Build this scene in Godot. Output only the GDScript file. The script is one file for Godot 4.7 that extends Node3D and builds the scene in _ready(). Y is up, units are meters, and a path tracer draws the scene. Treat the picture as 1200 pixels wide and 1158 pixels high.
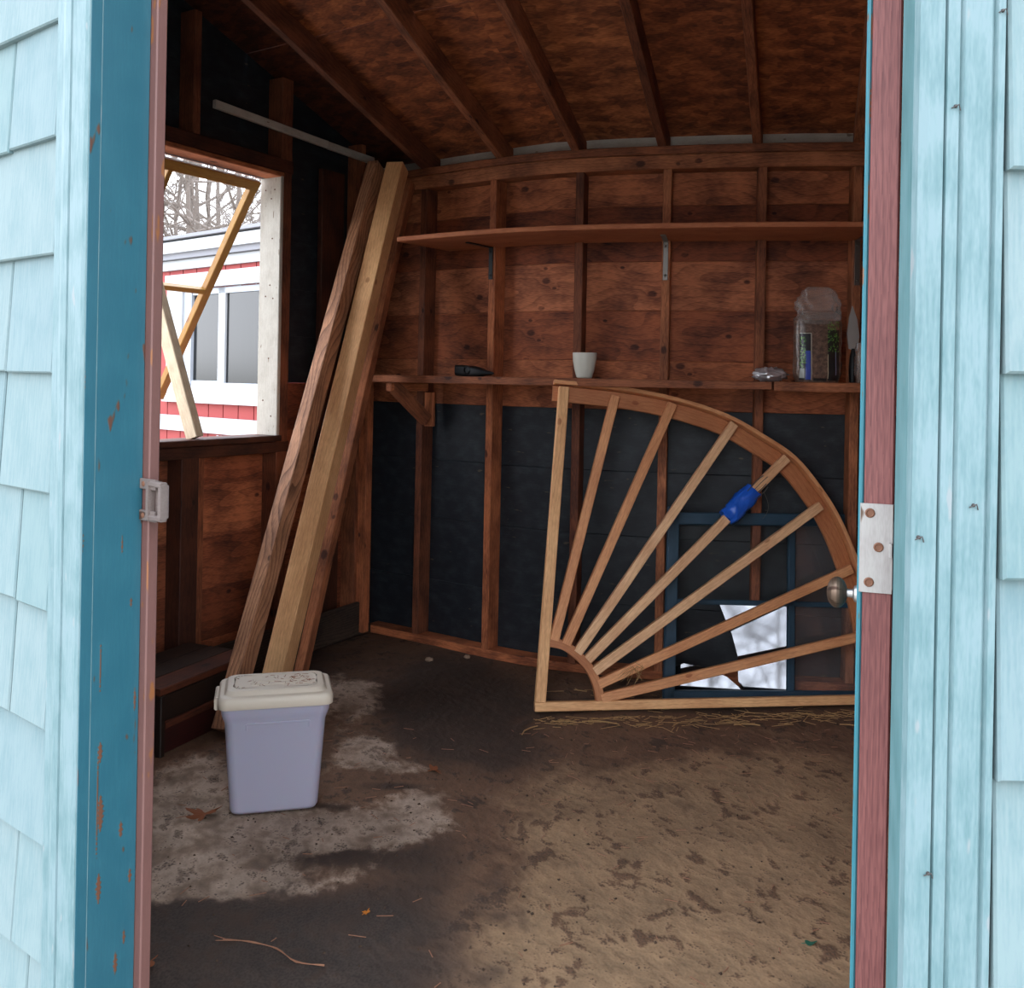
extends Node3D
# A weathered shed seen through its open doorway. Units are metres, y is up, the shed floor lies at y = 0.
# Plan coordinates: x to the right, d away from the camera (z = -d).

var rng := RandomNumberGenerator.new()
var counts := {}
var M := {}


# ---------------------------------------------------------------- geometry collector
class Geo:
	var v := PackedVector3Array()
	var n := PackedVector3Array()
	var t := PackedVector2Array()
	func tri(a: Vector3, b: Vector3, c: Vector3, ua: Vector2, ub: Vector2, uc: Vector2, na: Vector3, nb: Vector3, nc: Vector3) -> void:
		if (a - c).cross(a - b).dot(na + nb + nc) < 0.0:
			v.append_array([a, c, b]); n.append_array([na, nc, nb]); t.append_array([ua, uc, ub])
		else:
			v.append_array([a, b, c]); n.append_array([na, nb, nc]); t.append_array([ua, ub, uc])
	func quad(a: Vector3, b: Vector3, c: Vector3, d: Vector3, ua: Vector2, ub: Vector2, uc: Vector2, ud: Vector2, out: Vector3) -> void:
		var m := (c - a).cross(d - b).normalized()
		if m.dot(out) < 0.0: m = -m
		tri(a, b, c, ua, ub, uc, m, m, m)
		tri(a, c, d, ua, uc, ud, m, m, m)
	func fan(p: Array, u: Array, out: Vector3) -> void:
		var o := out.normalized()
		for i in range(1, p.size() - 1):
			tri(p[0], p[i], p[i + 1], u[0], u[i], u[i + 1], o, o, o)
	func mesh(inv: Transform3D) -> ArrayMesh:
		var a := []
		a.resize(Mesh.ARRAY_MAX)
		var vv := v.duplicate()
		var nn := n.duplicate()
		for i in vv.size():
			vv[i] = inv * vv[i]
			nn[i] = (inv.basis * nn[i]).normalized()
		a[Mesh.ARRAY_VERTEX] = vv; a[Mesh.ARRAY_NORMAL] = nn; a[Mesh.ARRAY_TEX_UV] = t
		var m := ArrayMesh.new()
		m.add_surface_from_arrays(Mesh.PRIMITIVE_TRIANGLES, a)
		return m


func W(x: float, y: float, d: float) -> Vector3:
	return Vector3(x, y, -d)


# octagonal profile: a rectangle with small chamfers, counter-clockwise
func rect_prof(w: float, h: float, c: float) -> PackedVector2Array:
	var a := w / 2; var b := h / 2
	return PackedVector2Array([Vector2(a, -b + c), Vector2(a, b - c), Vector2(a - c, b), Vector2(-a + c, b), Vector2(-a, b - c), Vector2(-a, -b + c), Vector2(-a + c, -b), Vector2(a - c, -b)])


func beam(g: Geo, a: Vector3, b: Vector3, w: float, h: float, up: Vector3, ch := 0.003) -> void:
	sweep(g, [a, b], rect_prof(w, h, minf(ch, minf(w, h) * 0.3)), up)


# a profile carried along a path; profile x runs along tangent x up, profile y along up
func sweep(g: Geo, path: Array, prof: PackedVector2Array, up: Vector3, taper := []) -> void:
	var T := []; var S := []; var U := []
	var k := path.size()
	for i in k:
		var tg: Vector3 = (path[mini(i + 1, k - 1)] - path[maxi(i - 1, 0)]).normalized()
		var s := tg.cross(up).normalized()
		T.append(tg); S.append(s); U.append(s.cross(tg).normalized())
	var v := rng.randf() * 2.0
	var off := []
	for j in prof.size():
		off.append(rng.randf() * maxf(0.01, 0.3 - prof[j].distance_to(prof[(j + 1) % prof.size()])))
	for i in k - 1:
		var p: Vector3 = path[i]; var q: Vector3 = path[i + 1]
		var l := p.distance_to(q)
		var k0: float = taper[i] if taper.size() else 1.0
		var k1: float = taper[i + 1] if taper.size() else 1.0
		for j in prof.size():
			var c := prof[j]; var d := prof[(j + 1) % prof.size()]
			var e := (d - c).normalized()
			var m := Vector2(e.y, -e.x)
			var n0: Vector3 = S[i] * m.x + U[i] * m.y
			var n1: Vector3 = S[i + 1] * m.x + U[i + 1] * m.y
			var a0: Vector3 = p + (S[i] * c.x + U[i] * c.y) * k0
			var a1: Vector3 = p + (S[i] * d.x + U[i] * d.y) * k0
			var b0: Vector3 = q + (S[i + 1] * c.x + U[i + 1] * c.y) * k1
			var b1: Vector3 = q + (S[i + 1] * d.x + U[i + 1] * d.y) * k1
			var o: float = off[j]; var w := c.distance_to(d)
			g.tri(a0, b0, b1, Vector2(o, v), Vector2(o, v + l), Vector2(o + w, v + l), n0, n1, n1)
			g.tri(a0, b1, a1, Vector2(o, v), Vector2(o + w, v + l), Vector2(o + w, v), n0, n1, n0)
		v += l
	for e in [0, k - 1]:
		var pts := []; var us := []
		var ke: float = taper[e] if taper.size() else 1.0
		for j in prof.size():
			pts.append(path[e] + (S[e] * prof[j].x + U[e] * prof[j].y) * ke)
			us.append(Vector2(0.1 + prof[j].x * 0.5, prof[j].y * 3.0))
		g.fan(pts, us, T[e] if e else -T[e])


# a flat outline given thickness; an points from its front to its back
func prism(g: Geo, poly: PackedVector2Array, o: Vector3, ax: Vector3, ay: Vector3, an: Vector3, th: float, across := false, at_uv := Vector2(-1, -1)) -> void:
	var tris := Geometry2D.triangulate_polygon(poly)
	var u0 := rng.randf() * 0.05; var v0 := rng.randf() * 2.0
	if at_uv.x >= 0.0: u0 = at_uv.x; v0 = at_uv.y
	var lo := Vector2(1e9, 1e9)
	for p in poly: lo = lo.min(p)
	var uv := func(p: Vector2) -> Vector2:
		return Vector2(u0 + p.x - lo.x, v0 + p.y) if across else Vector2(u0 + p.y - lo.y, v0 + p.x)
	for i in range(0, tris.size(), 3):
		var a := poly[tris[i]]; var b := poly[tris[i + 1]]; var c := poly[tris[i + 2]]
		var A := o + ax * a.x + ay * a.y; var B := o + ax * b.x + ay * b.y; var C := o + ax * c.x + ay * c.y
		g.tri(A, B, C, uv.call(a), uv.call(b), uv.call(c), -an, -an, -an)
		g.tri(A + an * th, B + an * th, C + an * th, uv.call(a), uv.call(b), uv.call(c), an, an, an)
	var s := 1.0
	if Geometry2D.is_polygon_clockwise(poly): s = -1.0
	for i in poly.size():
		var a := poly[i]; var b := poly[(i + 1) % poly.size()]
		var e := (b - a).normalized() * s
		var A := o + ax * a.x + ay * a.y; var B := o + ax * b.x + ay * b.y
		var l := a.distance_to(b)
		g.quad(A, B, B + an * th, A + an * th, Vector2(u0, v0), Vector2(u0, v0 + l), Vector2(u0 + th, v0 + l), Vector2(u0 + th, v0), ax * e.y - ay * e.x)


func lathe(g: Geo, prof: Array, segs: int, xf: Transform3D) -> void:
	for i in prof.size() - 1:
		var a: Vector2 = prof[i]; var b: Vector2 = prof[i + 1]
		if a.distance_to(b) < 1e-6: continue
		var e := (b - a).normalized()
		for s in segs:
			var t0 := TAU * s / segs; var t1 := TAU * (s + 1) / segs
			var d0 := Vector3(cos(t0), 0, sin(t0)); var d1 := Vector3(cos(t1), 0, sin(t1))
			var m0: Vector3 = xf.basis * (d0 * e.y + Vector3(0, -e.x, 0)); var m1: Vector3 = xf.basis * (d1 * e.y + Vector3(0, -e.x, 0))
			var y0 := Vector3(0, a.y, 0); var y1 := Vector3(0, b.y, 0)
			var p := [xf * (d0 * a.x + y0), xf * (d1 * a.x + y0), xf * (d1 * b.x + y1), xf * (d0 * b.x + y1)]
			var u := [Vector2(t0 / TAU * 0.3, a.y), Vector2(t1 / TAU * 0.3, a.y), Vector2(t1 / TAU * 0.3, b.y), Vector2(t0 / TAU * 0.3, b.y)]
			if a.x > 1e-6: g.tri(p[0], p[1], p[2], u[0], u[1], u[2], m0, m1, m1)
			if b.x > 1e-6: g.tri(p[0], p[2], p[3], u[0], u[2], u[3], m0, m1, m0)


func tube(g: Geo, path: Array, radii: Array, segs: int) -> void:
	var k := path.size()
	var side := Vector3(0.31, 0.2, 0.93)
	var rings := []; var norms := []
	for i in k:
		var tg: Vector3 = (path[mini(i + 1, k - 1)] - path[maxi(i - 1, 0)]).normalized()
		var s := tg.cross(side)
		if s.length() < 0.05: s = tg.cross(Vector3(0.9, 0.3, 0.1))
		s = s.normalized()
		side = s.cross(tg).normalized()
		var ring := []; var nn := []
		for j in segs:
			var an := TAU * j / segs
			var d := s * cos(an) + side * sin(an)
			nn.append(d); ring.append(path[i] + d * radii[i])
		rings.append(ring); norms.append(nn)
	for i in k - 1:
		for j in segs:
			var q := (j + 1) % segs
			var a := Vector2(j * 0.01, i * 0.05); var b := Vector2((j + 1) * 0.01, i * 0.05); var c := Vector2((j + 1) * 0.01, (i + 1) * 0.05); var d := Vector2(j * 0.01, (i + 1) * 0.05)
			g.tri(rings[i][j], rings[i][q], rings[i + 1][q], a, b, c, norms[i][j], norms[i][q], norms[i + 1][q])
			g.tri(rings[i][j], rings[i + 1][q], rings[i + 1][j], a, c, d, norms[i][j], norms[i + 1][q], norms[i + 1][j])
	for e in [0, k - 1]:
		var us := []
		for j in segs: us.append(Vector2.ZERO)
		var out: Vector3 = path[e] - path[1 if e == 0 else k - 2]
		g.fan(rings[e], us, out)


# closed rings of equal size joined by a skin
func loft(g: Geo, rings: Array, cap0: bool, cap1: bool, uvs := 1.0) -> void:
	var k: int = rings[0].size()
	var nn := []
	var cen := []
	for r in rings:
		var c := Vector3.ZERO
		for p in r: c += p
		cen.append(c / k)
	for i in rings.size():
		var row := []
		for j in k:
			var a: Vector3 = rings[i][(j + 1) % k] - rings[i][(j + k - 1) % k]
			var b: Vector3 = rings[mini(i + 1, rings.size() - 1)][j] - rings[maxi(i - 1, 0)][j]
			var m := a.cross(b).normalized()
			if m.dot(rings[i][j] - cen[i]) < 0: m = -m
			row.append(m)
		nn.append(row)
	for i in rings.size() - 1:
		for j in k:
			var q := (j + 1) % k
			var u0 := float(j) / k * uvs; var u1 := float(j + 1) / k * uvs
			var v0 := float(i) / (rings.size() - 1); var v1 := float(i + 1) / (rings.size() - 1)
			g.tri(rings[i][j], rings[i][q], rings[i + 1][q], Vector2(u0, v0), Vector2(u1, v0), Vector2(u1, v1), nn[i][j], nn[i][q], nn[i + 1][q])
			g.tri(rings[i][j], rings[i + 1][q], rings[i + 1][j], Vector2(u0, v0), Vector2(u1, v1), Vector2(u0, v1), nn[i][j], nn[i + 1][q], nn[i + 1][j])
	for e in ([0] if cap0 else []) + ([rings.size() - 1] if cap1 else []):
		var us := []
		for p in rings[e]: us.append(Vector2(p.x, p.z))
		g.fan(rings[e], us, cen[e] - cen[rings.size() - 1 if e == 0 else 0])


func round_rect(w: float, d: float, r: float, per := 5) -> PackedVector2Array:
	var out := PackedVector2Array()
	for q in 4:
		var c := Vector2((w / 2 - r) * [1, -1, -1, 1][q], (d / 2 - r) * [1, 1, -1, -1][q])
		for i in per + 1:
			var an := PI / 2 * (q + float(i) / per)
			out.append(c + Vector2(cos(an), sin(an)) * r)
	return out


func ring_at(p2: PackedVector2Array, xf: Transform3D, y: float) -> PackedVector3Array:
	var out := PackedVector3Array()
	for p in p2: out.append(xf * Vector3(p.x, y, p.y))
	return out


# ---------------------------------------------------------------- naming and registering
func numbered(parent: Node, called: String) -> String:
	var key := "%d/%s" % [parent.get_instance_id(), called]
	var k: int = counts.get(key, 0)
	counts[key] = k + 1
	return called if k == 0 else "%s_%03d" % [called, k]


func tag(o: Node3D, label: String, category := "", group := "", kind := "") -> Node3D:
	if label: o.set_meta("label", label)
	if category: o.set_meta("category", category)
	if group: o.set_meta("group", group)
	if kind: o.set_meta("kind", kind)
	return o


func thing(called: String, label: String, category: String, at: Vector3, turn := 0.0, group := "", kind := "") -> Node3D:
	var o := Node3D.new()
	o.name = numbered(self, called)
	o.position = at
	o.rotation.y = turn
	add_child(o, true)
	tag(o, label, category, group, kind)
	return o


# geometry given in world coordinates becomes one named mesh under its parent
func part(parent: Node3D, called: String, g: Geo, mat: Material, label := "") -> MeshInstance3D:
	var o := MeshInstance3D.new()
	o.name = numbered(parent, called)
	o.mesh = g.mesh(parent.global_transform.affine_inverse())
	o.material_override = mat
	parent.add_child(o, true)
	if label: o.set_meta("label", label)
	return o


func single(called: String, label: String, category: String, at: Vector3, g: Geo, mat: Material, group := "", kind := "") -> MeshInstance3D:
	var o := MeshInstance3D.new()
	o.name = numbered(self, called)
	o.position = at
	o.mesh = g.mesh(Transform3D(Basis(), -at))
	o.material_override = mat
	add_child(o, true)
	tag(o, label, category, group, kind)
	return o


# ---------------------------------------------------------------- textures
func noise(s: int, kind := FastNoiseLite.TYPE_SIMPLEX_SMOOTH, oct := 1) -> FastNoiseLite:
	var f := FastNoiseLite.new()
	f.seed = s
	f.noise_type = kind
	f.frequency = 1.0
	f.fractal_type = FastNoiseLite.FRACTAL_FBM if oct > 1 else FastNoiseLite.FRACTAL_NONE
	f.fractal_octaves = oct
	return f


# wood with rings, fibres, knots and blotches; the grain runs along v
func wood_tex(s: int, w: int, h: int, wm: float, hm: float, dark: Color, light: Color, rf: float, wa: float, knots: int, blotch: float, fibre_amount := 0.3, rings := 0.42) -> ImageTexture:
	var r := RandomNumberGenerator.new()
	r.seed = s
	var nw := noise(s); var nf := noise(s + 1); var nb := noise(s + 2, FastNoiseLite.TYPE_SIMPLEX_SMOOTH, 3)
	var kn := []
	for i in knots: kn.append(Vector3(r.randf_range(0.03, wm - 0.03), r.randf() * hm, r.randf_range(0.006, 0.014)))
	var b := PackedByteArray()
	b.resize(w * h * 3)
	var k := 0
	for y in h:
		var an := TAU * y / h
		var ca := cos(an); var sa := sin(an)
		var vm := hm * y / h
		var near := []
		for q in kn:
			var dv: float = vm - q.y
			dv = dv - hm * round(dv / hm)
			if absf(dv) < q.z * 6.0: near.append([q, dv])
		for x in w:
			var um := wm * x / w
			var warp := nw.get_noise_3d(um * 7.0, ca * 0.55 * hm * 0.6, sa * 0.55 * hm * 0.6)
			var shade := 0.0
			var push := 0.0
			for q in near:
				var du: float = (um - q[0].x) / q[0].z
				var dd: float = q[1] / (q[0].z * 1.5)
				var d2 := du * du + dd * dd
				push += exp(-d2 * 0.22) * 0.9
				if d2 < 1.6: shade += clampf(1.5 - d2, 0.0, 1.0) * 0.5
			var ring := fposmod(um * rf + warp * wa + push, 1.0)
			ring = ring * ring * ring
			var fib := nf.get_noise_3d(um * 520.0, ca * 5.0 * hm, sa * 5.0 * hm)
			var bl := nb.get_noise_3d(um * 6.0, ca * 0.7 * hm, sa * 0.7 * hm)
			var t := clampf(0.78 - rings * ring + fibre_amount * fib + blotch * bl - shade, 0.0, 1.0)
			var c := dark.lerp(light, t)
			b[k] = int(c.r * 255.0); b[k + 1] = int(c.g * 255.0); b[k + 2] = int(c.b * 255.0)
			k += 3
	return ImageTexture.create_from_image(Image.create_from_data(w, h, false, Image.FORMAT_RGB8, b))


# paint on weathered boards: streaks along v, worn patches and chips that show the wood
func paint_tex(s: int, w: int, h: int, wm: float, hm: float, base: Color, worn: Color, chip: Color, streak: float, wear: float, chips: float) -> ImageTexture:
	var nf := noise(s); var nb := noise(s + 1, FastNoiseLite.TYPE_SIMPLEX_SMOOTH, 3); var nc := noise(s + 2, FastNoiseLite.TYPE_SIMPLEX_SMOOTH, 3); var ng := noise(s + 3)
	var b := PackedByteArray()
	b.resize(w * h * 3)
	var k := 0
	for y in h:
		var an := TAU * y / h
		var ca := cos(an) * hm; var sa := sin(an) * hm
		for x in w:
			var um := wm * x / w
			var fib := nf.get_noise_3d(um * 260.0, ca * 2.6, sa * 2.6)
			var bl := nb.get_noise_3d(um * 14.0, ca * 1.6, sa * 1.6)
			var fine := ng.get_noise_3d(um * 700.0, ca * 14.0, sa * 14.0)
			var t := clampf(streak * fib + wear * bl + 0.22 * fine + 0.25, 0.0, 1.0)
			var c := base.lerp(worn, t)
			if chips > 0.0:
				var cc := nc.get_noise_3d(um * 34.0, ca * 1.5, sa * 1.5)
				var e := clampf((cc - (0.62 - chips)) * 14.0, 0.0, 1.0)
				c = c.lerp(chip, e)
			b[k] = int(c.r * 255.0); b[k + 1] = int(c.g * 255.0); b[k + 2] = int(c.b * 255.0)
			k += 3
	return ImageTexture.create_from_image(Image.create_from_data(w, h, false, Image.FORMAT_RGB8, b))


# pressed wood flakes and veneer figure for the roof sheathing
func sheathing_tex(s: int, w: int, h: int, wm: float, hm: float, dark: Color, light: Color) -> ImageTexture:
	var nf := noise(s, FastNoiseLite.TYPE_CELLULAR)
	nf.cellular_return_type = FastNoiseLite.RETURN_CELL_VALUE
	nf.domain_warp_enabled = true
	nf.domain_warp_amplitude = 0.6
	var nb := noise(s + 1, FastNoiseLite.TYPE_SIMPLEX_SMOOTH, 4); var ns := noise(s + 2)
	var b := PackedByteArray()
	b.resize(w * h * 3)
	var k := 0
	for y in h:
		for x in w:
			var um := wm * x / w; var vm := hm * y / h
			var t := 0.50 + 0.17 * nf.get_noise_2d(um * 24.0, vm * 46.0) + 0.40 * nb.get_noise_2d(um * 4.5, vm * 8.0) + 0.14 * ns.get_noise_2d(um * 36.0, vm * 100.0)
			var c := dark.lerp(light, clampf(t, 0.0, 1.0))
			b[k] = int(c.r * 255.0); b[k + 1] = int(c.g * 255.0); b[k + 2] = int(c.b * 255.0)
			k += 3
	return ImageTexture.create_from_image(Image.create_from_data(w, h, false, Image.FORMAT_RGB8, b))


const FLOOR_SIDE := 4.3
const FLOOR_X := -2.35
const FLOOR_D := 0.8


# dirt over a concrete slab: bare concrete, damp soil and dry sand, mapped on the floor plan
func floor_maps() -> Array:
	var lo := 172
	var masks := Image.create(lo, lo, false, Image.FORMAT_RGBF)
	# plan x, plan d, radius across, radius along, strength
	var bare := [[-0.62, 3.92, 0.13, 0.26, 1.1], [-0.5, 3.42, 0.12, 0.14, 0.9], [-0.40, 3.25, 0.16, 0.07, 0.7], [-0.25, 2.98, 0.10, 0.14, 0.8], [-0.65, 2.78, 0.34, 0.15, 1.15], [-0.92, 2.75, 0.3, 0.32, 1.2], [-0.72, 2.50, 0.26, 0.10, 0.95], [-0.98, 3.1, 0.16, 0.24, 0.9], [-0.36, 2.80, 0.16, 0.12, 0.9], [-0.74, 4.2, 0.06, 0.2, 0.5]]
	var damp := [[-0.25, 4.2, 0.3, 0.5, 1.1], [-0.2, 3.65, 0.26, 0.32, 1.1], [-0.02, 3.4, 0.22, 0.2, 0.7], [-0.47, 2.64, 0.17, 0.06, 1.2], [-0.6, 2.22, 0.36, 0.16, 1.2], [-0.85, 2.25, 0.2, 0.16, 1.2], [-0.38, 2.3, 0.22, 0.2, 0.9], [-0.2, 2.66, 0.12, 0.24, 0.7], [-0.55, 2.0, 0.4, 0.2, 1.0], [-0.53, 2.95, 0.10, 0.035, 0.9], [-0.55, 3.72, 0.16, 0.10, -0.2], [-0.95, 4.3, 0.3, 0.5, 0.9], [0.5, 3.9, 1.0, 0.16, 0.6], [-0.36, 3.1, 0.12, 0.03, 0.9]]
	var sand := [[0.3, 2.68, 0.3, 0.4, 0.8], [0.62, 3.2, 0.4, 0.22, 0.8], [0.75, 2.7, 0.4, 0.4, 1.0], [1.05, 3.2, 0.3, 0.4, 0.9], [0.5, 2.2, 0.5, 0.35, 1.0], [0.14, 2.1, 0.24, 0.3, 0.8], [0.9, 2.1, 0.4, 0.4, 0.9], [0.16, 3.0, 0.15, 0.3, 0.45]]
	for y in lo:
		for x in lo:
			var px := FLOOR_X + FLOOR_SIDE * (x + 0.5) / lo; var pd := FLOOR_D + FLOOR_SIDE * (y + 0.5) / lo
			var s := [0.0, 0.0, 0.0]
			for q in 3:
				for e in [bare, damp, sand][q]:
					var dx: float = (px - e[0]) / e[2]; var dd: float = (pd - e[1]) / e[3]
					s[q] += e[4] * exp(-(dx * dx + dd * dd))
			masks.set_pixel(x, y, Color(s[0], s[1], s[2]))
	var side := 1320
	masks.resize(side, side, Image.INTERPOLATE_CUBIC)
	var m := masks.get_data().to_float32_array()
	var n1 := noise(11, FastNoiseLite.TYPE_SIMPLEX_SMOOTH, 4); var n2 := noise(12, FastNoiseLite.TYPE_SIMPLEX_SMOOTH, 3); var n3 := noise(13, FastNoiseLite.TYPE_SIMPLEX, 2); var n4 := noise(14, FastNoiseLite.TYPE_SIMPLEX_SMOOTH, 2)
	var b := PackedByteArray(); b.resize(side * side * 3)
	var hgt := PackedByteArray(); hgt.resize(side * side)
	var soil := Color(0.43, 0.315, 0.235); var wet := Color(0.255, 0.19, 0.15); var dry := Color(0.60, 0.48, 0.36); var slab := Color(0.72, 0.63, 0.555); var black := Color(0.19, 0.155, 0.135); var mud := Color(0.40, 0.29, 0.21); var gravel := Color(0.30, 0.26, 0.235)
	var i := 0
	for y in side:
		var pd := FLOOR_D + FLOOR_SIDE * y / side
		for x in side:
			var px := FLOOR_X + FLOOR_SIDE * x / side
			var a := n1.get_noise_2d(px * 4.0, pd * 4.0)
			var wx := px + 0.022 * a; var wy := pd + 0.018 * n4.get_noise_2d(px * 5.0 + 9.0, pd * 5.0)
			var g := n2.get_noise_2d(wx * 21.0 + wy * 5.0, wy * 15.0)
			var f := n3.get_noise_2d(px * 130.0, pd * 90.0)
			var q := n4.get_noise_2d(wx * 7.0 + 31.0, wy * 5.5 - wx * 2.0)
			var md := m[i * 3 + 1]
			var wb := smoothstep(0.30, 0.72, m[i * 3] + 0.42 * a + 0.24 * g + 0.06 * f - 0.45 * maxf(0.0, md - 0.55))
			var wd := smoothstep(0.15, 0.95, md + 0.40 * a + 0.16 * g)
			var ws := smoothstep(0.22, 1.05, m[i * 3 + 2] + 0.40 * a + 0.14 * g)
			var c := soil.lerp(dry, ws).lerp(wet, wd * (1.0 - 0.6 * ws))
			# gravelly black-brown crust towards the threshold on the left
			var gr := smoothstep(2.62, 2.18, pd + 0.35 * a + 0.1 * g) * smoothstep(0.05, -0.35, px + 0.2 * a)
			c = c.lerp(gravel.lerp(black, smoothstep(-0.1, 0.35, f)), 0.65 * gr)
			c = c.lerp(slab.lerp(Color(0.53, 0.44, 0.37), smoothstep(-0.35, 0.65, -0.35 * g - 0.7 * q - 0.5 * a)), wb * 0.92)
			# trodden smears and crumbs darker than the dry crust
			var cl := smoothstep(0.20, 0.48, q * 0.55 + g * 0.66 + a * 0.22 + f * 0.20) * (1.0 - 0.5 * wb)
			c = c.lerp(wet.lerp(mud, 0.85 * ws), 0.85 * cl)
			var sp := smoothstep(0.42, 0.6, f * 0.6 + g * 0.55 + q * 0.2) * (0.5 + 0.5 * ws + 0.4 * wb)
			c = c.lerp(black.lerp(mud, 0.4 * ws), clampf(0.75 * sp, 0.0, 1.0))
			var l := 1.0 + 0.07 * f + 0.12 * g + 0.12 * a
			b[i * 3] = clampi(int(c.r * l * 255.0), 0, 255); b[i * 3 + 1] = clampi(int(c.g * l * 255.0), 0, 255); b[i * 3 + 2] = clampi(int(c.b * l * 255.0), 0, 255)
			hgt[i] = clampi(int(115.0 + 60.0 * g * (1.0 - 0.75 * wb) + 60.0 * q * (1.0 - 0.8 * wb) + 14.0 * f + 30.0 * a + 16.0 * cl - 22.0 * wb), 0, 255)
			i += 1
	return [ImageTexture.create_from_image(Image.create_from_data(side, side, false, Image.FORMAT_RGB8, b)), ImageTexture.create_from_image(Image.create_from_data(side, side, false, Image.FORMAT_L8, hgt))]


# mulch behind clear film with a printed leaf panel at each side of the bag; no lettering can be read
func bag_tex() -> ImageTexture:
	var w := 256; var h := 384
	var im := Image.create(w, h, false, Image.FORMAT_RGB8)
	var n1 := noise(61, FastNoiseLite.TYPE_CELLULAR); var n2 := noise(62, FastNoiseLite.TYPE_SIMPLEX_SMOOTH, 3)
	for y in h:
		for x in w:
			var t := 0.5 + 0.4 * n1.get_noise_2d(x * 0.14, y * 0.14) + 0.5 * n2.get_noise_2d(x * 0.03, y * 0.03)
			im.set_pixel(x, y, Color(0.32, 0.24, 0.20).lerp(Color(0.66, 0.53, 0.45), clampf(t, 0, 1)))
	var r := RandomNumberGenerator.new(); r.seed = 5
	# y runs down from the top of the print
	im.fill_rect(Rect2i(22, 80, 60, 292), Color(0.78, 0.76, 0.68)); im.fill_rect(Rect2i(22, 84, 56, 288), Color(0.05, 0.06, 0.09)); im.fill_rect(Rect2i(50, 190, 26, 178), Color(0.14, 0.26, 0.66)); im.fill_rect(Rect2i(22, 300, 22, 60), Color(0.62, 0.64, 0.62))
	im.fill_rect(Rect2i(166, 60, 62, 312), Color(0.06, 0.07, 0.08)); im.fill_rect(Rect2i(206, 190, 4, 150), Color(0.55, 0.58, 0.72)); im.fill_rect(Rect2i(164, 212, 4, 150), Color(0.80, 0.76, 0.62)); im.fill_rect(Rect2i(90, 360, 70, 16), Color(0.07, 0.07, 0.08))
	for side in 2:
		for i in 70:
			var cx := r.randi_range(24, 50) if side == 0 else r.randi_range(166, 224)
			var cy := r.randi_range(100, 290) if side == 0 else r.randi_range(4, 190)
			var a := r.randf() * PI; var col := Color(0.20, 0.46, 0.17).lerp(Color(0.56, 0.76, 0.36), r.randf())
			for k in range(-9, 10):
				var wd := int(3.2 * (1.0 - absf(k) / 10.0)) + 1
				im.fill_rect(Rect2i(cx + int(cos(a) * k), cy + int(sin(a) * k), wd, wd), col)
	return ImageTexture.create_from_image(im)


func mat(tint: Color, rough: float, tex: Texture2D = null, uvs := Vector3.ONE, bump := 0.0, metal := 0.0) -> StandardMaterial3D:
	var m := StandardMaterial3D.new()
	m.albedo_color = tint
	m.roughness = rough
	m.metallic = metal
	if tex:
		m.albedo_texture = tex
		m.uv1_scale = uvs
		if bump != 0.0:
			m.heightmap_enabled = true
			m.heightmap_texture = tex
			m.heightmap_scale = bump
	return m


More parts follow.
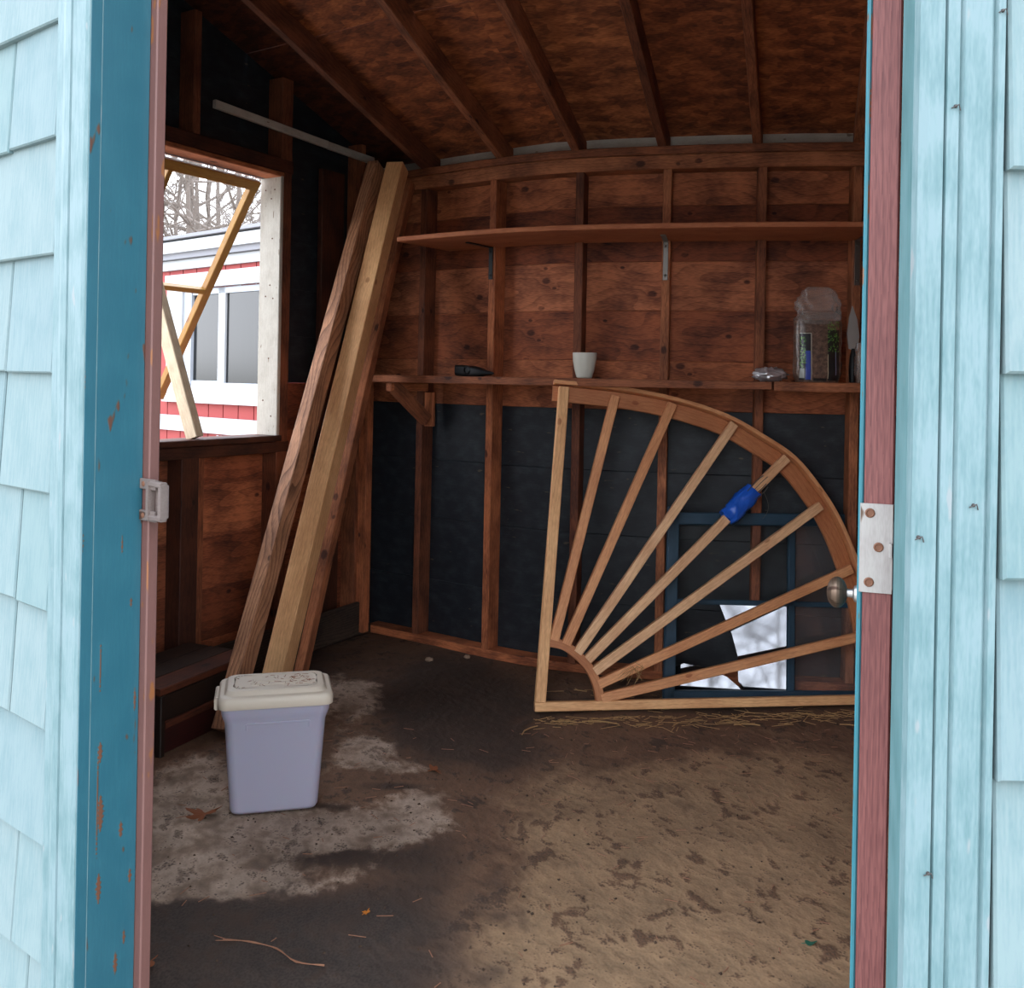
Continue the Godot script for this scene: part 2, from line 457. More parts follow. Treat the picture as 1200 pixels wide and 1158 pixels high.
func make_materials() -> void:
	var uw := Vector3(1 / 0.3, 0.5, 1)
	var cedar := wood_tex(101, 256, 1024, 0.3, 2.0, Color(0.70, 0.45, 0.30), Color(1.0, 0.82, 0.63), 70.0, 1.6, 5, 0.3, 0.22, 0.2)
	var coarse := wood_tex(111, 256, 1024, 0.3, 2.0, Color(0.38, 0.26, 0.19), Color(0.98, 0.76, 0.58), 42.0, 2.0, 3, 0.25, 0.22, 0.5)
	var aged := wood_tex(131, 256, 1024, 0.3, 2.0, Color(0.278, 0.139, 0.089), Color(0.794, 0.515, 0.357), 55.0, 1.6, 6, 0.5, 0.26, 0.22)
	var plank := wood_tex(161, 320, 1024, 0.3, 2.0, Color(0.244, 0.107, 0.069), Color(0.802, 0.489, 0.332), 22.0, 1.6, 8, 0.5, 0.30, 0.22)
	var grey := wood_tex(191, 256, 768, 0.3, 2.0, Color(0.30, 0.26, 0.23), Color(0.80, 0.73, 0.64), 70.0, 1.6, 4, 0.4)
	M.cedar = []
	for c in [Color(1, 1, 1), Color(0.95, 0.85, 0.78), Color(1.0, 0.97, 0.90), Color(0.80, 0.66, 0.58)]: M.cedar.append(mat(c, 0.62, cedar, uw, 0.04))
	M.shelf = mat(Color(0.763, 0.586, 0.521), 0.7, cedar, uw, 0.04)
	M.coarse = mat(Color(0.86, 0.80, 0.78), 0.7, coarse, uw, 0.06)
	M.pale_wood = mat(Color(0.96, 0.93, 0.90), 0.8, paint_tex(331, 128, 512, 0.3, 2.0, Color(0.90, 0.84, 0.74), Color(0.74, 0.66, 0.56), Color(0.55, 0.48, 0.40), 0.4, 0.4, 0.0), uw, 0.03)
	M.stud = []
	for c in [Color(0.95, 0.92, 0.88), Color(0.80, 0.74, 0.70), Color(1.0, 0.92, 0.85), Color(0.66, 0.60, 0.58)]: M.stud.append(mat(c, 0.75, aged, uw, 0.05))
	M.plank = []
	for c in [Color(1, 0.98, 0.94), Color(0.86, 0.80, 0.76), Color(1.0, 1.0, 1.0), Color(0.74, 0.66, 0.62)]: M.plank.append(mat(c, 0.75, plank, uw, 0.05))
	M.dark_wood = mat(Color(0.42, 0.36, 0.34), 0.7, aged, uw, 0.05)
	M.grey_wood = mat(Color(1, 1, 1), 0.85, grey, uw, 0.06)
	M.dim_grey_wood = mat(Color(0.40, 0.35, 0.33), 0.85, grey, uw, 0.06)
	M.ledge = mat(Color(0.33, 0.26, 0.23), 0.8, grey, uw, 0.06)
	M.sash_wood = mat(Color(0.66, 0.60, 0.30), 0.5, cedar, uw, 0.03)
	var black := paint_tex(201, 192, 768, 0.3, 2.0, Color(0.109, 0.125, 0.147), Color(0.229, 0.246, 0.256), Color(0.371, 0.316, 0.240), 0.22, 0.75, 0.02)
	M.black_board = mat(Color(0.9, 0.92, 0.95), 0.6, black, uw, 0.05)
	var sky_blue := paint_tex(221, 256, 768, 0.3, 1.2, Color(0.388, 0.451, 0.457), Color(0.317, 0.406, 0.418), Color(0.179, 0.259, 0.277), 0.40, 0.55, 0.0)
	M.shingle = []
	for c in [Color(1, 1, 1), Color(0.96, 0.98, 0.99), Color(0.99, 1.0, 1.0), Color(0.93, 0.97, 0.97)]: M.shingle.append(mat(c, 0.8, sky_blue, Vector3(1 / 0.3, 1 / 1.2, 1), 0.12))
	var trimp := paint_tex(241, 192, 1024, 0.2, 1.6, Color(0.357, 0.442, 0.455), Color(0.246, 0.362, 0.375), Color(0.411, 0.446, 0.451), 0.32, 0.62, 0.06)
	M.trim = mat(Color(1, 1, 1), 0.65, trimp, Vector3(5, 1 / 1.6, 1), 0.05)
	var teal := paint_tex(261, 192, 1024, 0.2, 1.6, Color(0.090, 0.279, 0.330), Color(0.126, 0.315, 0.361), Color(0.289, 0.180, 0.135), 0.25, 0.5, 0.115)
	# flakes fallen from the jamb: distance from its outer edge, height, half width, half length
	var ti := teal.get_image()
	for q in [[0.015, 0.733, 0.0035, 0.017], [0.017, 0.642, 0.0055, 0.029], [0.050, 0.607, 0.0035, 0.013], [0.016, 0.530, 0.0045, 0.024], [0.045, 0.405, 0.0035, 0.018], [0.060, 0.95, 0.002, 0.008], [0.066, 0.53, 0.003, 0.012], [0.058, 0.44, 0.0025, 0.012], [0.013, 0.86, 0.0012, 0.05], [0.012, 0.66, 0.0012, 0.11], [0.044, 1.04, 0.0015, 0.015], [0.069, 0.80, 0.002, 0.02]]:
		for yy in range(int((q[1] - q[3]) / 1.6 * 1024), int((q[1] + q[3]) / 1.6 * 1024) + 1):
			for xx in range(int((q[0] - q[2]) / 0.2 * 192) - 1, int((q[0] + q[2]) / 0.2 * 192) + 2):
				var du: float = (xx / 192.0 * 0.2 - q[0]) / q[2]; var dv: float = (yy / 1024.0 * 1.6 - q[1]) / q[3]
				if absf(du) < (1.0 - dv * dv) * (0.8 + 0.3 * sin(yy * 1.3)): ti.set_pixel(posmod(xx, 192), posmod(yy, 1024), Color(0.33, 0.20, 0.145))
	teal = ImageTexture.create_from_image(ti)
	M.teal = mat(Color(1, 1, 1), 0.42, teal, Vector3(5, 1 / 1.6, 1), 0.08)
	M.door_teal = mat(Color(1.25, 1.3, 1.25), 0.5, teal, Vector3(5, 1 / 1.6, 1), 0.05)
	M.jamb_strip = mat(Color(0.92, 1.05, 1.05), 0.6, trimp, Vector3(5, 1 / 1.6, 1), 0.04)
	M.sash_blue = mat(Color(0.52, 0.66, 0.80), 0.5, trimp, Vector3(5, 1 / 1.6, 1), 0.04)
	var red := wood_tex(281, 256, 1024, 0.2, 1.6, Color(0.289, 0.124, 0.121), Color(0.442, 0.253, 0.237), 150.0, 1.2, 0, 0.25, 0.35, 0.45)
	M.red = mat(Color(1, 1, 1), 0.6, red, Vector3(5, 1 / 1.6, 1), 0.08)
	var stop := paint_tex(301, 128, 1024, 0.2, 1.6, Color(0.333, 0.212, 0.189), Color(0.379, 0.248, 0.225), Color(0.433, 0.253, 0.108), 0.2, 0.3, 0.17)
	M.stop = mat(Color(1, 1, 1), 0.6, stop, Vector3(5, 1 / 1.6, 1), 0.10)
	var white := paint_tex(321, 128, 512, 0.3, 2.0, Color(0.756, 0.730, 0.685), Color(0.633, 0.597, 0.545), Color(0.484, 0.421, 0.352), 0.25, 0.4, 0.06)
	M.white_paint = mat(Color(1, 1, 1), 0.6, white, uw, 0.03)
	var sheath := sheathing_tex(341, 640, 640, 1.2, 1.2, Color(0.293, 0.132, 0.073), Color(0.841, 0.509, 0.303))
	M.sheath = []
	for c in [Color(1, 1, 1), Color(0.92, 0.88, 0.86), Color(0.98, 0.94, 0.90)]: M.sheath.append(mat(c, 0.8, sheath, Vector3(1 / 1.2, 1 / 1.2, 1), 0.06))
	M.shaded_sheath = mat(Color(0.55, 0.48, 0.45), 0.85, sheath, Vector3(1 / 1.2, 1 / 1.2, 1), 0.06)  # same sheathing with shade put into its tint, for the unlit left bay
	var fl := floor_maps()
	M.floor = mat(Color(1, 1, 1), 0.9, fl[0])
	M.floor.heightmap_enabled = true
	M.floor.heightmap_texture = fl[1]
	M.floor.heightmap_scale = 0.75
	M.steel = mat(Color(0.62, 0.61, 0.60), 0.42, null, Vector3.ONE, 0, 0.85)
	var plate := paint_tex(361, 128, 128, 0.1, 0.1, Color(0.596, 0.582, 0.568), Color(0.487, 0.460, 0.451), Color(0.325, 0.253, 0.207), 0.2, 0.5, 0.08)
	M.plate = mat(Color(1, 1, 1), 0.45, plate, Vector3(10, 10, 1), 0.02, 0.35)
	M.keeper = mat(Color(0.74, 0.68, 0.66), 0.5, plate, Vector3(10, 10, 1), 0.02, 0.3)
	M.knob = mat(Color(0.627, 0.532, 0.456), 0.42, plate, Vector3(10, 10, 1), 0.02, 0.7)
	M.rust = mat(Color(0.38, 0.24, 0.16), 0.7)
	M.nail = mat(Color(0.16, 0.14, 0.13), 0.6)
	M.iron = mat(Color(0.10, 0.105, 0.115), 0.5, null, Vector3.ONE, 0, 0.4)
	M.zinc = mat(Color(0.42, 0.40, 0.38), 0.4, null, Vector3.ONE, 0, 0.8)
	M.ceramic = mat(Color(0.834, 0.825, 0.776), 0.25)
	M.foil = mat(Color(0.90, 0.90, 0.92), 0.32, null, Vector3.ONE, 0, 0.75)
	M.tape = mat(Color(0.13, 0.38, 0.82), 0.35)
	M.lid = mat(Color(0.854, 0.795, 0.718), 0.5)
	M.bin = mat(Color(0.662, 0.648, 0.715), 0.4)
	M.bin.subsurf_scatter_enabled = true
	M.bin.subsurf_scatter_strength = 0.25
	M.straw = mat(Color(0.68, 0.54, 0.36), 0.8)
	M.twig = mat(Color(0.58, 0.40, 0.30), 0.8)
	M.leaf_brown = mat(Color(0.52, 0.28, 0.13), 0.8)
	M.leaf_orange = mat(Color(0.78, 0.46, 0.10), 0.7)
	M.leaf_green = mat(Color(0.14, 0.36, 0.28), 0.7)
	M.pebble = mat(Color(0.56, 0.46, 0.38), 0.85)
	M.clod = mat(Color(0.30, 0.225, 0.17), 0.95)
	M.bag = mat(Color(1, 1, 1), 0.3, bag_tex())
	M.bag.clearcoat_enabled = true
	M.film = mat(Color(0.86, 0.84, 0.82, 0.16), 0.2)
	M.film.transparency = BaseMaterial3D.TRANSPARENCY_ALPHA
	M.glass = mat(Color(0.5, 0.55, 0.55, 0.015), 0.03)
	M.glass.transparency = BaseMaterial3D.TRANSPARENCY_ALPHA
	M.glass.metallic_specular = 0.12
	M.dusty_glass = mat(Color(0.62, 0.60, 0.60, 0.10), 0.06)
	M.dusty_glass.transparency = BaseMaterial3D.TRANSPARENCY_ALPHA
	M.shard = mat(Color(0.46, 0.47, 0.49), 0.04, null, Vector3.ONE, 0, 0.95)
	M.trowel = mat(Color(0.62, 0.60, 0.58), 0.5)
	M.chest_black = mat(Color(0.20, 0.20, 0.19), 0.6, aged, uw, 0.05)
	M.chest_red = mat(Color(0.32, 0.10, 0.09), 0.6, grey, uw, 0.04)
	M.chest_worn = mat(Color(0.50, 0.40, 0.34), 0.7, aged, uw, 0.05)
	M.house_red = mat(Color(0.541, 0.189, 0.180), 0.75)
	M.house_white = mat(Color(0.619, 0.628, 0.636), 0.6)
	M.house_frame = mat(Color(0.60, 0.62, 0.65), 0.5)
	M.house_dark = mat(Color(0.05, 0.055, 0.06), 0.15)
	M.roofing = mat(Color(0.50, 0.50, 0.52), 0.9)
	M.bark = mat(Color(0.40, 0.36, 0.33), 0.9)
	M.yard = mat(Color(0.64, 0.62, 0.58), 0.95)  # unseen ground, tone raised to bounce daylight into the shed


# ---------------------------------------------------------------- plan of the shed
const REAR := [Vector2(-0.95, 5.15), Vector2(-0.70, 4.97), Vector2(-0.425, 4.782), Vector2(-0.104, 4.553), Vector2(0.14, 4.41), Vector2(0.306, 4.345), Vector2(0.656, 4.255), Vector2(1.068, 4.175), Vector2(1.463, 4.127), Vector2(1.78, 4.10), Vector2(2.0, 4.085)]


func rear_d(x: float) -> float:
	for i in range(1, REAR.size() - 2):
		var a: Vector2 = REAR[i]; var b: Vector2 = REAR[i + 1]
		if x <= b.x or i == REAR.size() - 3:
			var m0: float = (b.y - REAR[i - 1].y) / (b.x - REAR[i - 1].x)
			var m1: float = (REAR[i + 2].y - a.y) / (REAR[i + 2].x - a.x)
			var w := b.x - a.x
			var t := (x - a.x) / w
			return (2 * t * t * t - 3 * t * t + 1) * a.y + (t * t * t - 2 * t * t + t) * w * m0 + (3 * t * t - 2 * t * t * t) * b.y + (t * t * t - t * t) * w * m1
	return 0.0


# unit plan normal of the rear wall, pointing out of the shed
func rear_n(x: float) -> Vector3:
	var s := (rear_d(x + 0.02) - rear_d(x - 0.02)) / 0.04
	return W(-s, 0, 1).normalized()


# a point on the rear wall: plan x along the stud faces, height, distance behind them (negative = into the room)
func rear(x: float, y: float, off := 0.0) -> Vector3:
	return W(x, y, rear_d(x)) + rear_n(x) * off


func rear_path(x0: float, x1: float, y: float, off: float, k := 14) -> Array:
	var out := []
	for i in k + 1: out.append(rear(lerpf(x0, x1, float(i) / k), y, off))
	return out


const BL := Vector2(-0.70, 4.97)
var LA := W(-0.507, 0, -0.862)   # along the left wall, from the rear corner to the front
var LN := W(-0.862, 0, 0.507)    # out of the shed


func left(a: float, y: float, off := 0.0) -> Vector3:
	return W(BL.x, y, BL.y) + LA * a + LN * off


var FA := W(-0.775, 0, 0.631)    # along the front wall left of the door, away from the door
var FN := W(0.631, 0, 0.775)     # into the shed


func front(s: float, y: float, off := 0.0) -> Vector3:
	return W(-0.79, y, 1.58) + FA * s + FN * off


func roof_y(run: float) -> float:
	return 2.445 + 0.333 * run


# ---------------------------------------------------------------- scene
func _ready() -> void:
	rng.seed = 7
	setup_view()
	make_materials()
	build_ground()
	build_floor()
	build_rear_wall()
	build_left_wall()
	build_right_wall()
	build_front_wall()
	build_roof()
	build_doorway()
	build_shelves()
	build_fan_frame()
	build_old_sash()
	build_leaning_boards()
	build_chest()
	build_bin()
	build_shelf_goods()
	build_window_sash()
	build_neighbour()
	build_trees()
	build_litter()


func setup_view() -> void:
	var cam := Camera3D.new()
	cam.name = "camera"
	cam.projection = Camera3D.PROJECTION_FRUSTUM
	cam.keep_aspect = Camera3D.KEEP_HEIGHT
	cam.near = 0.05
	cam.far = 200.0
	cam.size = 2.0 * 0.05 * 579.0 / 1140.0
	cam.frustum_offset = Vector2(0, -0.05 * 133.0 / 1140.0)
	cam.position = Vector3(0, 1.30, 0)
	cam.rotation_degrees = Vector3(0, 0, 1.05)
	cam.current = true
	add_child(cam)
	var we := WorldEnvironment.new()
	we.name = "overcast_sky"
	var e := Environment.new()
	e.background_mode = Environment.BG_SKY
	var sky := Sky.new()
	var sm := ProceduralSkyMaterial.new()
	sm.sky_top_color = Color(0.86, 0.90, 0.96)
	sm.sky_horizon_color = Color(0.96, 0.975, 1.0)
	sm.sky_curve = 0.3
	sm.ground_bottom_color = Color(0.42, 0.41, 0.38)
	sm.ground_horizon_color = Color(0.62, 0.62, 0.60)
	sm.sun_angle_max = 1.0
	sky.sky_material = sm
	e.sky = sky
	e.tonemap_mode = Environment.TONE_MAPPER_LINEAR
	e.tonemap_exposure = 7.3
	e.sdfgi_enabled = true
	e.ssao_enabled = true
	e.ssil_enabled = true
	we.environment = e
	add_child(we)


func build_ground() -> void:
	var g := Geo.new()
	g.quad(Vector3(-60, -0.06, 60), Vector3(60, -0.06, 60), Vector3(60, -0.06, -60), Vector3(-60, -0.06, -60), Vector2(0, 0), Vector2(120, 0), Vector2(120, 120), Vector2(0, 120), Vector3.UP)
	single("ground", "yard around the shed, coloured pale to bounce daylight indoors", "ground", Vector3(0, -0.06, 0), g, M.yard, "", "structure")


func floor_edge(u: float, rear_side: bool) -> Vector2:
	if rear_side:
		var x := lerpf(-0.74, 1.80, u)
		return Vector2(x, rear_d(x) + 0.06)
	var pts := [Vector2(-2.08, 2.63), Vector2(-0.62, 1.44), Vector2(0.38, 0.93), Vector2(1.36, 0.93)]
	var t := u * 3.0
	var i := mini(int(t), 2)
	return pts[i].lerp(pts[i + 1], t - i)


var floor_noise: FastNoiseLite


func floor_y(x: float, d: float) -> float:
	return 0.006 * floor_noise.get_noise_2d(x * 2.2, d * 2.2) + 0.003 * floor_noise.get_noise_2d(x * 9.0 + 7.0, d * 9.0)


func build_floor() -> void:
	floor_noise = noise(900)
	var g := Geo.new()
	var nu := 90; var nv := 90
	var rows := []; var uvs := []
	for j in nv + 1:
		var row := []; var ur := []
		for i in nu + 1:
			var p := floor_edge(float(i) / nu, false).lerp(floor_edge(float(i) / nu, true), float(j) / nv)
			row.append(W(p.x, floor_y(p.x, p.y), p.y))
			ur.append(Vector2((p.x - FLOOR_X) / FLOOR_SIDE, (p.y - FLOOR_D) / FLOOR_SIDE))
		rows.append(row); uvs.append(ur)
	var nrm := func(i: int, j: int) -> Vector3:
		var a: Vector3 = rows[j][mini(i + 1, nu)] - rows[j][maxi(i - 1, 0)]
		var b: Vector3 = rows[mini(j + 1, nv)][i] - rows[maxi(j - 1, 0)][i]
		var m := a.cross(b).normalized()
		return m if m.y > 0 else -m
	for j in nv:
		for i in nu:
			var n0: Vector3 = nrm.call(i, j); var n1: Vector3 = nrm.call(i + 1, j); var n2: Vector3 = nrm.call(i + 1, j + 1); var n3: Vector3 = nrm.call(i, j + 1)
			g.tri(rows[j][i], rows[j][i + 1], rows[j + 1][i + 1], uvs[j][i], uvs[j][i + 1], uvs[j + 1][i + 1], n0, n1, n2)
			g.tri(rows[j][i], rows[j + 1][i + 1], rows[j + 1][i], uvs[j][i], uvs[j + 1][i + 1], uvs[j + 1][i], n0, n2, n3)
	# skirt: the slab has thickness
	for e in [[0, true], [nv, true]]:
		for i in nu:
			var a: Vector3 = rows[e[0]][i]; var b: Vector3 = rows[e[0]][i + 1]
			g.quad(a, b, b + Vector3.DOWN * 0.07, a + Vector3.DOWN * 0.07, Vector2.ZERO, Vector2(0.01, 0), Vector2(0.01, 0.01), Vector2(0, 0.01), Vector3(0, 0, 1 if e[0] == 0 else -1))
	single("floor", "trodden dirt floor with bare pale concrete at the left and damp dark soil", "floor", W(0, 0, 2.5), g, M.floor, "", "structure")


func build_rear_wall() -> void:
	var w := thing("wall_back", "rear shed wall of exposed studs over bare boards above and black painted boards below", "wall", rear(0.5, 0, 0.05), 0, "", "structure")
	var rows := [[-0.05, 0.30, 1], [0.30, 0.61, 1], [0.61, 0.90, 1], [0.90, 1.179, 1], [1.179, 1.398, 0], [1.398, 1.624, 0], [1.624, 1.843, 0], [1.843, 2.092, 0], [2.092, 2.335, 0]]
	for i in rows.size():
		var r: Array = rows[i]
		var h: float = r[1] - r[0] + 0.001
		var g := Geo.new()
		sweep(g, rear_path(-0.86, 1.95, (r[0] + r[1]) / 2, 0.100 + 0.002 * (i % 2), 16), rect_prof(0.02, h, 0.003), Vector3.UP)
		part(w, "siding_board", g, M.black_board if r[2] == 1 else M.plank[i % 4], "black painted board" if r[2] == 1 else "bare reddish board")
	var st := [-0.46, -0.108, 0.288, 0.662, 1.062, 1.455]
	for i in st.size():
		var g := Geo.new()
		var n := rear_n(st[i])
		beam(g, rear(st[i], 0.04, 0.0445), rear(st[i] + [0.008, 0.004, 0.0, 0.002, 0.0, 0.0][i], 2.24, 0.0445), 0.038, 0.087, n)
		part(w, "stud", g, M.stud[[3, 2, 3, 0, 1, 0][i]])
	var g := Geo.new()
	beam(g, W(-0.745, 0.03, 4.885), W(-0.735, 2.24, 4.885), 0.088, 0.045, rear_n(-0.6))
	part(w, "corner_post", g, M.stud[2])
	g = Geo.new()
	sweep(g, rear_path(-0.72, 1.78, 0.019, 0.0445), rect_prof(0.089, 0.04, 0.004), Vector3.UP)
	part(w, "bottom_plate", g, M.stud[2])
	g = Geo.new()
	sweep(g, rear_path(-0.74, 1.78, 2.268, 0.040), rect_prof(0.098, 0.064, 0.004), Vector3.UP)
	part(w, "top_plate", g, M.stud[0])
	g = Geo.new()
	sweep(g, rear_path(-0.74, 1.78, 2.321, 0.044), rect_prof(0.089, 0.039, 0.004), Vector3.UP)
	part(w, "top_plate", g, M.stud[1])
	g = Geo.new()
	sweep(g, rear_path(-0.80, 1.80, 2.375, 0.125), rect_prof(0.018, 0.12, 0.002), Vector3.UP)
	part(w, "frieze_board", g, M.white_paint, "white board closing the gap between the rafters")


func build_left_wall() -> void:
	var w := thing("wall_left", "left shed wall, reddish boards below and boards coloured dark for shade above, with an open window", "wall", left(1.3, 0, 0.05), 0, "", "structure")
	var top := 2.70
	var outline := PackedVector2Array([Vector2(-0.12, -0.05), Vector2(top, -0.05), Vector2(top, 2.45), Vector2(1.6, roof_y(1.6) + 0.012), Vector2(-0.12, 2.42)])
	var hole := PackedVector2Array([Vector2(0.70, 1.035), Vector2(1.74, 1.035), Vector2(1.74, 2.195), Vector2(0.70, 2.195)])
	var y := -0.05
	var i := 0
	while y < 2.95:
		var band := PackedVector2Array([Vector2(-0.2, y), Vector2(3, y), Vector2(3, y + 0.2195), Vector2(-0.2, y + 0.2195)])
		for a in Geometry2D.intersect_polygons(outline, band):
			for b in Geometry2D.clip_polygons(a, hole):
				var g := Geo.new()
				prism(g, b, left(0, 0, 0.089), LA, Vector3.UP, LN, 0.02)
				part(w, "siding_board", g, M.black_board if y > 1.2 else M.plank[[1, 3, 1, 0][i % 4]], "board with shade put into its colour" if y > 1.2 else "bare reddish board")  # upper rows coloured black to stand for the unlit part of the wall
		y += 0.22
		i += 1
	for a in [0.12, 0.66, 1.18, 1.78, 2.2, 2.64]:
		var g := Geo.new()
		if a == 1.18:
			beam(g, left(a, 0.04, 0.0445), left(a, 0.96, 0.0445), 0.09, 0.087, LN)
			part(w, "stud", g, M.dark_wood)
			g = Geo.new()
			beam(g, left(a, 2.28, 0.0445), left(a, 2.78, 0.0445), 0.038, 0.087, LN)
			part(w, "stud", g, M.stud[3])
			g = Geo.new()
			beam(g, left(a - 0.065, 0.04, 0.05), left(a - 0.065, 0.96, 0.05), 0.038, 0.075, LN)
			part(w, "stud", g, M.stud[1])
			continue
		beam(g, left(a, 0.04, 0.0445), left(a, minf(roof_y(minf(a, 3.2 - a)) - 0.02, 2.9), 0.0445), 0.07 if a == 0.66 or a == 1.78 else 0.038, 0.087, LN)
		part(w, "stud", g, M.stud[3] if a != 0.12 else M.stud[1])
	var g := Geo.new()
	beam(g, left(0.30, 0.04, 0.05), left(0.30, 2.3, 0.05), 0.16, 0.03, LN)
	part(w, "dark_panel_board", g, M.dark_wood)
	g = Geo.new()
	beam(g, left(-0.02, 0.02, 0.0445), left(2.68, 0.02, 0.0445), 0.089, 0.04, Vector3.UP)
	part(w, "bottom_plate", g, M.ledge)
	g = Geo.new()
	beam(g, left(0.10, 0.10, -0.012), left(1.15, 0.085, -0.012), 0.022, 0.16, Vector3.UP)
	part(w, "base_board", g, M.dim_grey_wood, "grey weathered board along the foot of the wall")
	g = Geo.new()
	beam(g, left(0.06, 2.395, -0.01), left(0.40, 2.40, -0.01), 0.02, 0.035, Vector3.UP)
	part(w, "pale_strip", g, M.white_paint, "pale strip high under the roof")
	g = Geo.new()
	beam(g, left(0.405, 2.402, -0.01), left(1.1, 2.42, -0.01), 0.02, 0.035, Vector3.UP)
	part(w, "pale_strip", g, M.white_paint, "pale strip high under the roof")
	# the window opening is lined with boards
	var win := thing("window_1", "open window hole in the left wall lined with boards, right jamb painted white", "window", left(1.22, 1.0, 0.05), 0, "", "structure")
	g = Geo.new()
	beam(g, left(0.694, 1.03, 0.056), left(0.694, 2.2, 0.056), 0.02, 0.125, LN)
	part(win, "jamb_board", g, M.white_paint, "white painted jamb board with nail heads")
	g = Geo.new()
	for q in [[1.12, 0.03], [1.19, 0.08], [1.38, 0.05], [1.65, 0.03], [1.66, 0.075], [1.71, 0.05], [1.92, 0.04], [2.10, 0.05], [2.14, 0.03], [2.14, 0.085]]:
		lathe(g, [Vector2(0, 0.002), Vector2(0.003, 0.0015), Vector2(0.004, 0)], 7, Transform3D(Basis(LN, LA, Vector3.UP), left(0.7045, q[0], q[1])))
	part(win, "nail_heads", g, M.rust)
	g = Geo.new()
	beam(g, left(1.746, 1.03, 0.056), left(1.746, 2.2, 0.056), 0.02, 0.125, LN)
	part(win, "jamb_board", g, M.stud[1])
	g = Geo.new()
	beam(g, left(0.684, 1.022, 0.056), left(1.756, 1.022, 0.056), 0.15, 0.026, Vector3.UP)
	part(win, "sill_board", g, M.dark_wood)
	g = Geo.new()
	beam(g, left(0.684, 2.206, 0.056), left(1.756, 2.206, 0.056), 0.125, 0.022, Vector3.UP)
	part(win, "head_board", g, M.stud[2])
	g = Geo.new()
	beam(g, left(0.62, 0.982, 0.03), left(1.82, 0.982, 0.03), 0.06, 0.05, Vector3.UP)
	part(win, "sill_rail", g, M.dark_wood)
	g = Geo.new()
	beam(g, left(0.62, 2.25, 0.0445), left(1.82, 2.25, 0.0445), 0.089, 0.06, Vector3.UP)
	part(win, "lintel", g, M.dark_wood)


const BR := Vector2(1.80, 4.10)
const FR := Vector2(1.36, 0.90)


func build_right_wall() -> void:
	var w := thing("wall_right", "right shed wall of bare boards behind the open door", "wall", W(1.6, 0, 2.5), 0, "", "structure")
	var len := BR.distance_to(FR)
	var ax := W(FR.x - BR.x, 0, FR.y - BR.y) / len
	var an := W(len * 0.99, 0, 0); an = Vector3.UP.cross(ax).normalized()
	if an.x < 0: an = -an
	var o := W(BR.x, 0, BR.y)
	var outline := PackedVector2Array([Vector2(-0.1, -0.05), Vector2(len, -0.05), Vector2(len, 2.45), Vector2(1.6, roof_y(1.6) + 0.012), Vector2(-0.1, 2.42)])
	var y := -0.05
	var i := 0
	while y < 2.95:
		var band := PackedVector2Array([Vector2(-0.2, y), Vector2(4, y), Vector2(4, y + 0.2195), Vector2(-0.2, y + 0.2195)])
		for a in Geometry2D.intersect_polygons(outline, band):
			var g := Geo.new()
			prism(g, a, o + an * 0.089, ax, Vector3.UP, an, 0.02)
			part(w, "siding_board", g, M.plank[i % 4])
		y += 0.22
		i += 1
	var bp := Geo.new()
	beam(bp, o + an * 0.05 + Vector3.UP * 0.02, o + ax * len + an * 0.05 + Vector3.UP * 0.02, 0.12, 0.04, Vector3.UP)
	part(w, "bottom_plate", bp, M.ledge)
	for a in [0.45, 0.85, 1.25, 1.65, 2.05, 2.45, 2.85]:
		var g := Geo.new()
		beam(g, o + ax * a + an * 0.0445 + Vector3.UP * 0.02, o + ax * a + an * 0.0445 + Vector3.UP * 2.36, 0.038, 0.087, an)
		part(w, "stud", g, M.stud[int(a * 10) % 4])


# courses of wedge shingles: o = where the course starts, ax along the wall, an out of the wall
func shingle(w: Node3D, o: Vector3, ax: Vector3, an: Vector3, x0: float, x1: float, y: float, m: Material) -> void:
	var g := Geo.new()
	var h := 0.29
	var tilt := rng.randf_range(-0.0015, 0.0015)
	var dy := rng.randf_range(-0.003, 0.003)
	var b0 := 0.020 + tilt; var b1 := 0.020 - tilt; var t0 := 0.001
	var c := 0.0025
	var P := func(x: float, yy: float, k: float) -> Vector3: return o + ax * x + Vector3.UP * (y + yy) + an * k
	var u0 := rng.randf() * 0.1; var v0 := rng.randf()
	var wd := x1 - x0
	# front face (chamfered at the butt and the sides), butt, sides, back
	var f := [P.call(x0 + c, dy + c, b0), P.call(x1 - c, dy + c, b1), P.call(x1 - c, h, t0 + 0.002), P.call(x0 + c, h, t0 + 0.002)]
	var e := [P.call(x0, dy, b0 - c), P.call(x1, dy, b1 - c), P.call(x1, h, t0), P.call(x0, h, t0)]
	var k := [P.call(x0, dy, -0.001), P.call(x1, dy, -0.001), P.call(x1, h, -0.001), P.call(x0, h, -0.001)]
	var u := [Vector2(u0, v0), Vector2(u0 + wd, v0), Vector2(u0 + wd, v0 + h), Vector2(u0, v0 + h)]
	g.quad(f[0], f[1], f[2], f[3], u[0], u[1], u[2], u[3], an)
	g.quad(e[0], e[1], f[1], f[0], u[0], u[1], u[1], u[0], an + Vector3.DOWN)
	g.quad(e[0], f[0], f[3], e[3], u[0], u[0], u[3], u[3], an - ax)
	g.quad(e[1], f[1], f[2], e[2], u[1], u[1], u[2], u[2], an + ax)
	g.quad(e[0], e[1], k[1], k[0], u[0], u[1], u[1], u[0], Vector3.DOWN)
	g.quad(e[0], e[3], k[3], k[0], u[0], u[3], u[3], u[0], -ax)
	g.quad(e[1], e[2], k[2], k[1], u[1], u[2], u[2], u[1], ax)
	part(w, "shingle", g, m)


